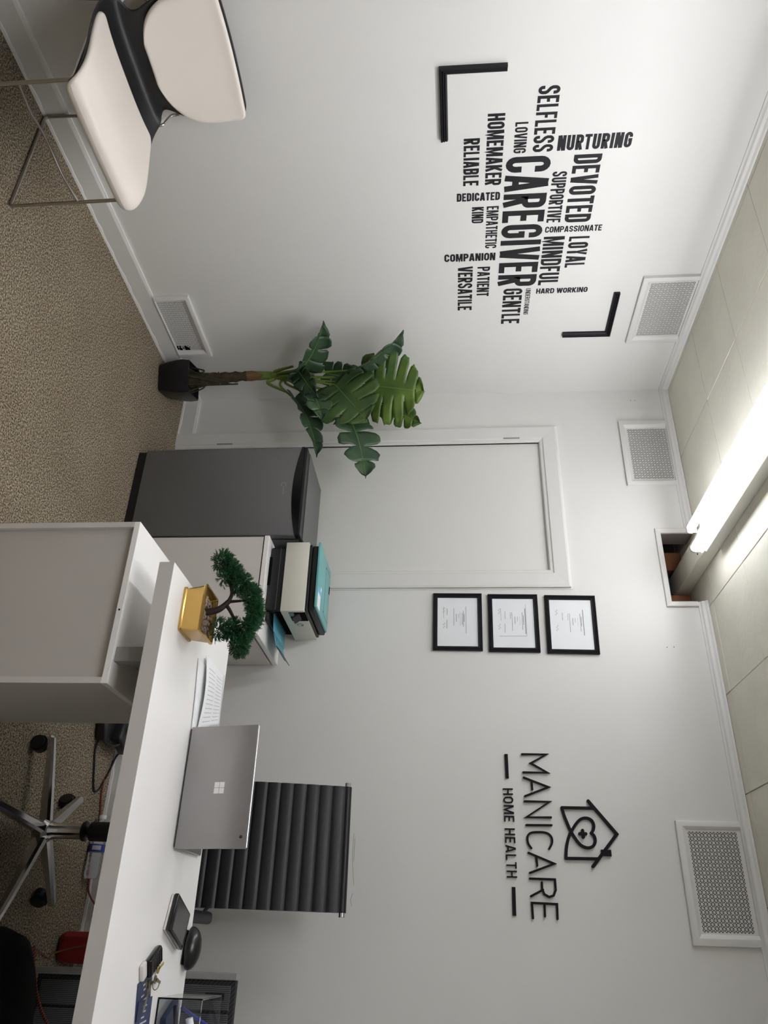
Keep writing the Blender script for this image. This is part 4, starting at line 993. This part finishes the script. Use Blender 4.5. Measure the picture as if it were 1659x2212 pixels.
# cords
bm = B(); tube(bm, smoothpath([(2.16, -.086, .006), (2.165, -.087, .006), (2.18, -.088, .006), (2.231, -.082, .006), (2.313, -.055, .006), (2.40, -.05, .006), (2.56, -.038, .006), (2.62, -.03, .02), (2.70, -.028, .10)], 6), .0042, 8)
tag(obj('braided_cord', bm, m_cord, base=(2.3, -.08, 0), smooth=50), 'red braided cord lying along the baseboard behind the desk', 'cord')
bm = B(); tube(bm, smoothpath([(1.985, -.235, .02), (2.06, -.235, .006), (2.13, -.212, .006), (2.20, -.183, .006), (2.222, -.158, .006), (2.212, -.125, .006), (2.185, -.098, .0065), (2.11, -.045, .006), (2.04, -.025, .02), (1.99, -.022, .08)], 6), .0042, 8)
power_cord_bm = bm
bm = B(); tube(bm, smoothpath([(2.80, -.98, .29), (2.87, -1.0, .318), (2.943, -1.0, .352), (2.988, -1.0, .388), (3.06, -1.0, .46), (3.12, -1.0, .60), (3.14, -1.0, .68)], 6), .0045, 8)
tag(obj('braided_cord', bm, m_cord, base=(2.9, -1.0, .29), smooth=50), 'red braided cord rising behind the black bag toward the desk top', 'cord')
bm = B(); tube(bm, smoothpath([(2.80, -.22, .12), (2.815, -.222, .05), (2.83, -.24, .006), (2.845, -.26, .006), (2.825, -.34, .006), (2.815, -.42, .006), (2.84, -.50, .006)], 6), .003, 8)
tag(obj('thin_cord', bm, m_sheath, base=(2.8, -.3, 0), smooth=50), 'thin brown cord from the red case across the carpet', 'cord')
# bundle of adapters behind the low cabinet
ad = thing('adapter_bundle', 'black power adapters with a looping cord on the carpet behind the low cabinet', 'adapter', (1.95, -.22, 0))
bm = B(); box(bm, 1.88, 2.02, -.28, -.15, .0005, .055, .018, 4, RZ(12)); obj('adapter_body', bm, m_black, ad, smooth=40)
bm = B(); box(bm, 1.92, 2.04, -.20, -.06, .045, .10, .015, 4, RZ(-18)); obj('adapter_body', bm, m_black, ad, smooth=40)
bm = B(); tube(bm, smoothpath([(1.90, -.285, .03), (1.98, -.30, .055), (2.035, -.25, .05), (2.03, -.18, .08), (1.95, -.17, .11)], 6), .0055, 8); obj('cable_loop', bm, m_black, ad, smooth=50)
bm = B(); tube(bm, [(2.012, -.12, .075), (2.045, -.02, .11)], .0022, 8); obj('metal_rod', bm, m_chrome, ad, smooth=40)
obj('power_cord', power_cord_bm, m_black, ad, smooth=50)
# water bottle on its side
wb = thing('water_bottle', 'clear water bottle with blue label lying on the carpet by the baseboard', 'bottle', (2.45, -.085, .033))
bp = lambda x: Vector((x, 0, 0))
prof = [(.012, -.135), (.014, -.12), (.022, -.10), (.031, -.075), (.0325, -.06), (.0315, -.03), (.0325, -.02), (.0325, .012), (.0315, .02), (.0325, .03), (.031, .04), (.0325, .05), (.031, .06), (.0325, .07), (.031, .085), (.028, .095), (.012, .097)]
bm = B(); lathe(bm, (2.462, -.086, .0335), prof, 24, 'X'); bmesh.ops.rotate(bm, verts=bm.verts, cent=(2.462, -.086, .0335), matrix=Matrix.Rotation(math.radians(0), 3, 'Z')); obj('bottle_body', bm, m_pet, wb, smooth=40)
bm = B(); lathe(bm, (2.462, -.086, .0335), [(.0331, -.035), (.0333, -.034), (.0333, -.006), (.0331, -.005)], 24, 'X'); lb = obj('bottle_label', bm, m_blue, wb, smooth=40)
bm = B(); W = lambda u, v, h=0: Vector((2.462+u, -.086-.0335*math.cos(v)-h*math.cos(v), .0335+.0335*math.sin(v)+h*math.sin(v)))
for k in range(7): quad(bm, *[W(*q) for q in ((-.029, -.2+.16*k, .0004), (-.012, -.2+.16*k, .0004), (-.012, -.08+.16*k, .0004), (-.029, -.08+.16*k, .0004))])
obj('label_print', bm, m_ink2, lb)
bm = B(); lathe(bm, (2.462, -.086, .0335), [(.0145, -.152), (.015, -.150), (.015, -.136), (.0145, -.135)], 18, 'X'); obj('cap', bm, m_paper, wb, smooth=40)
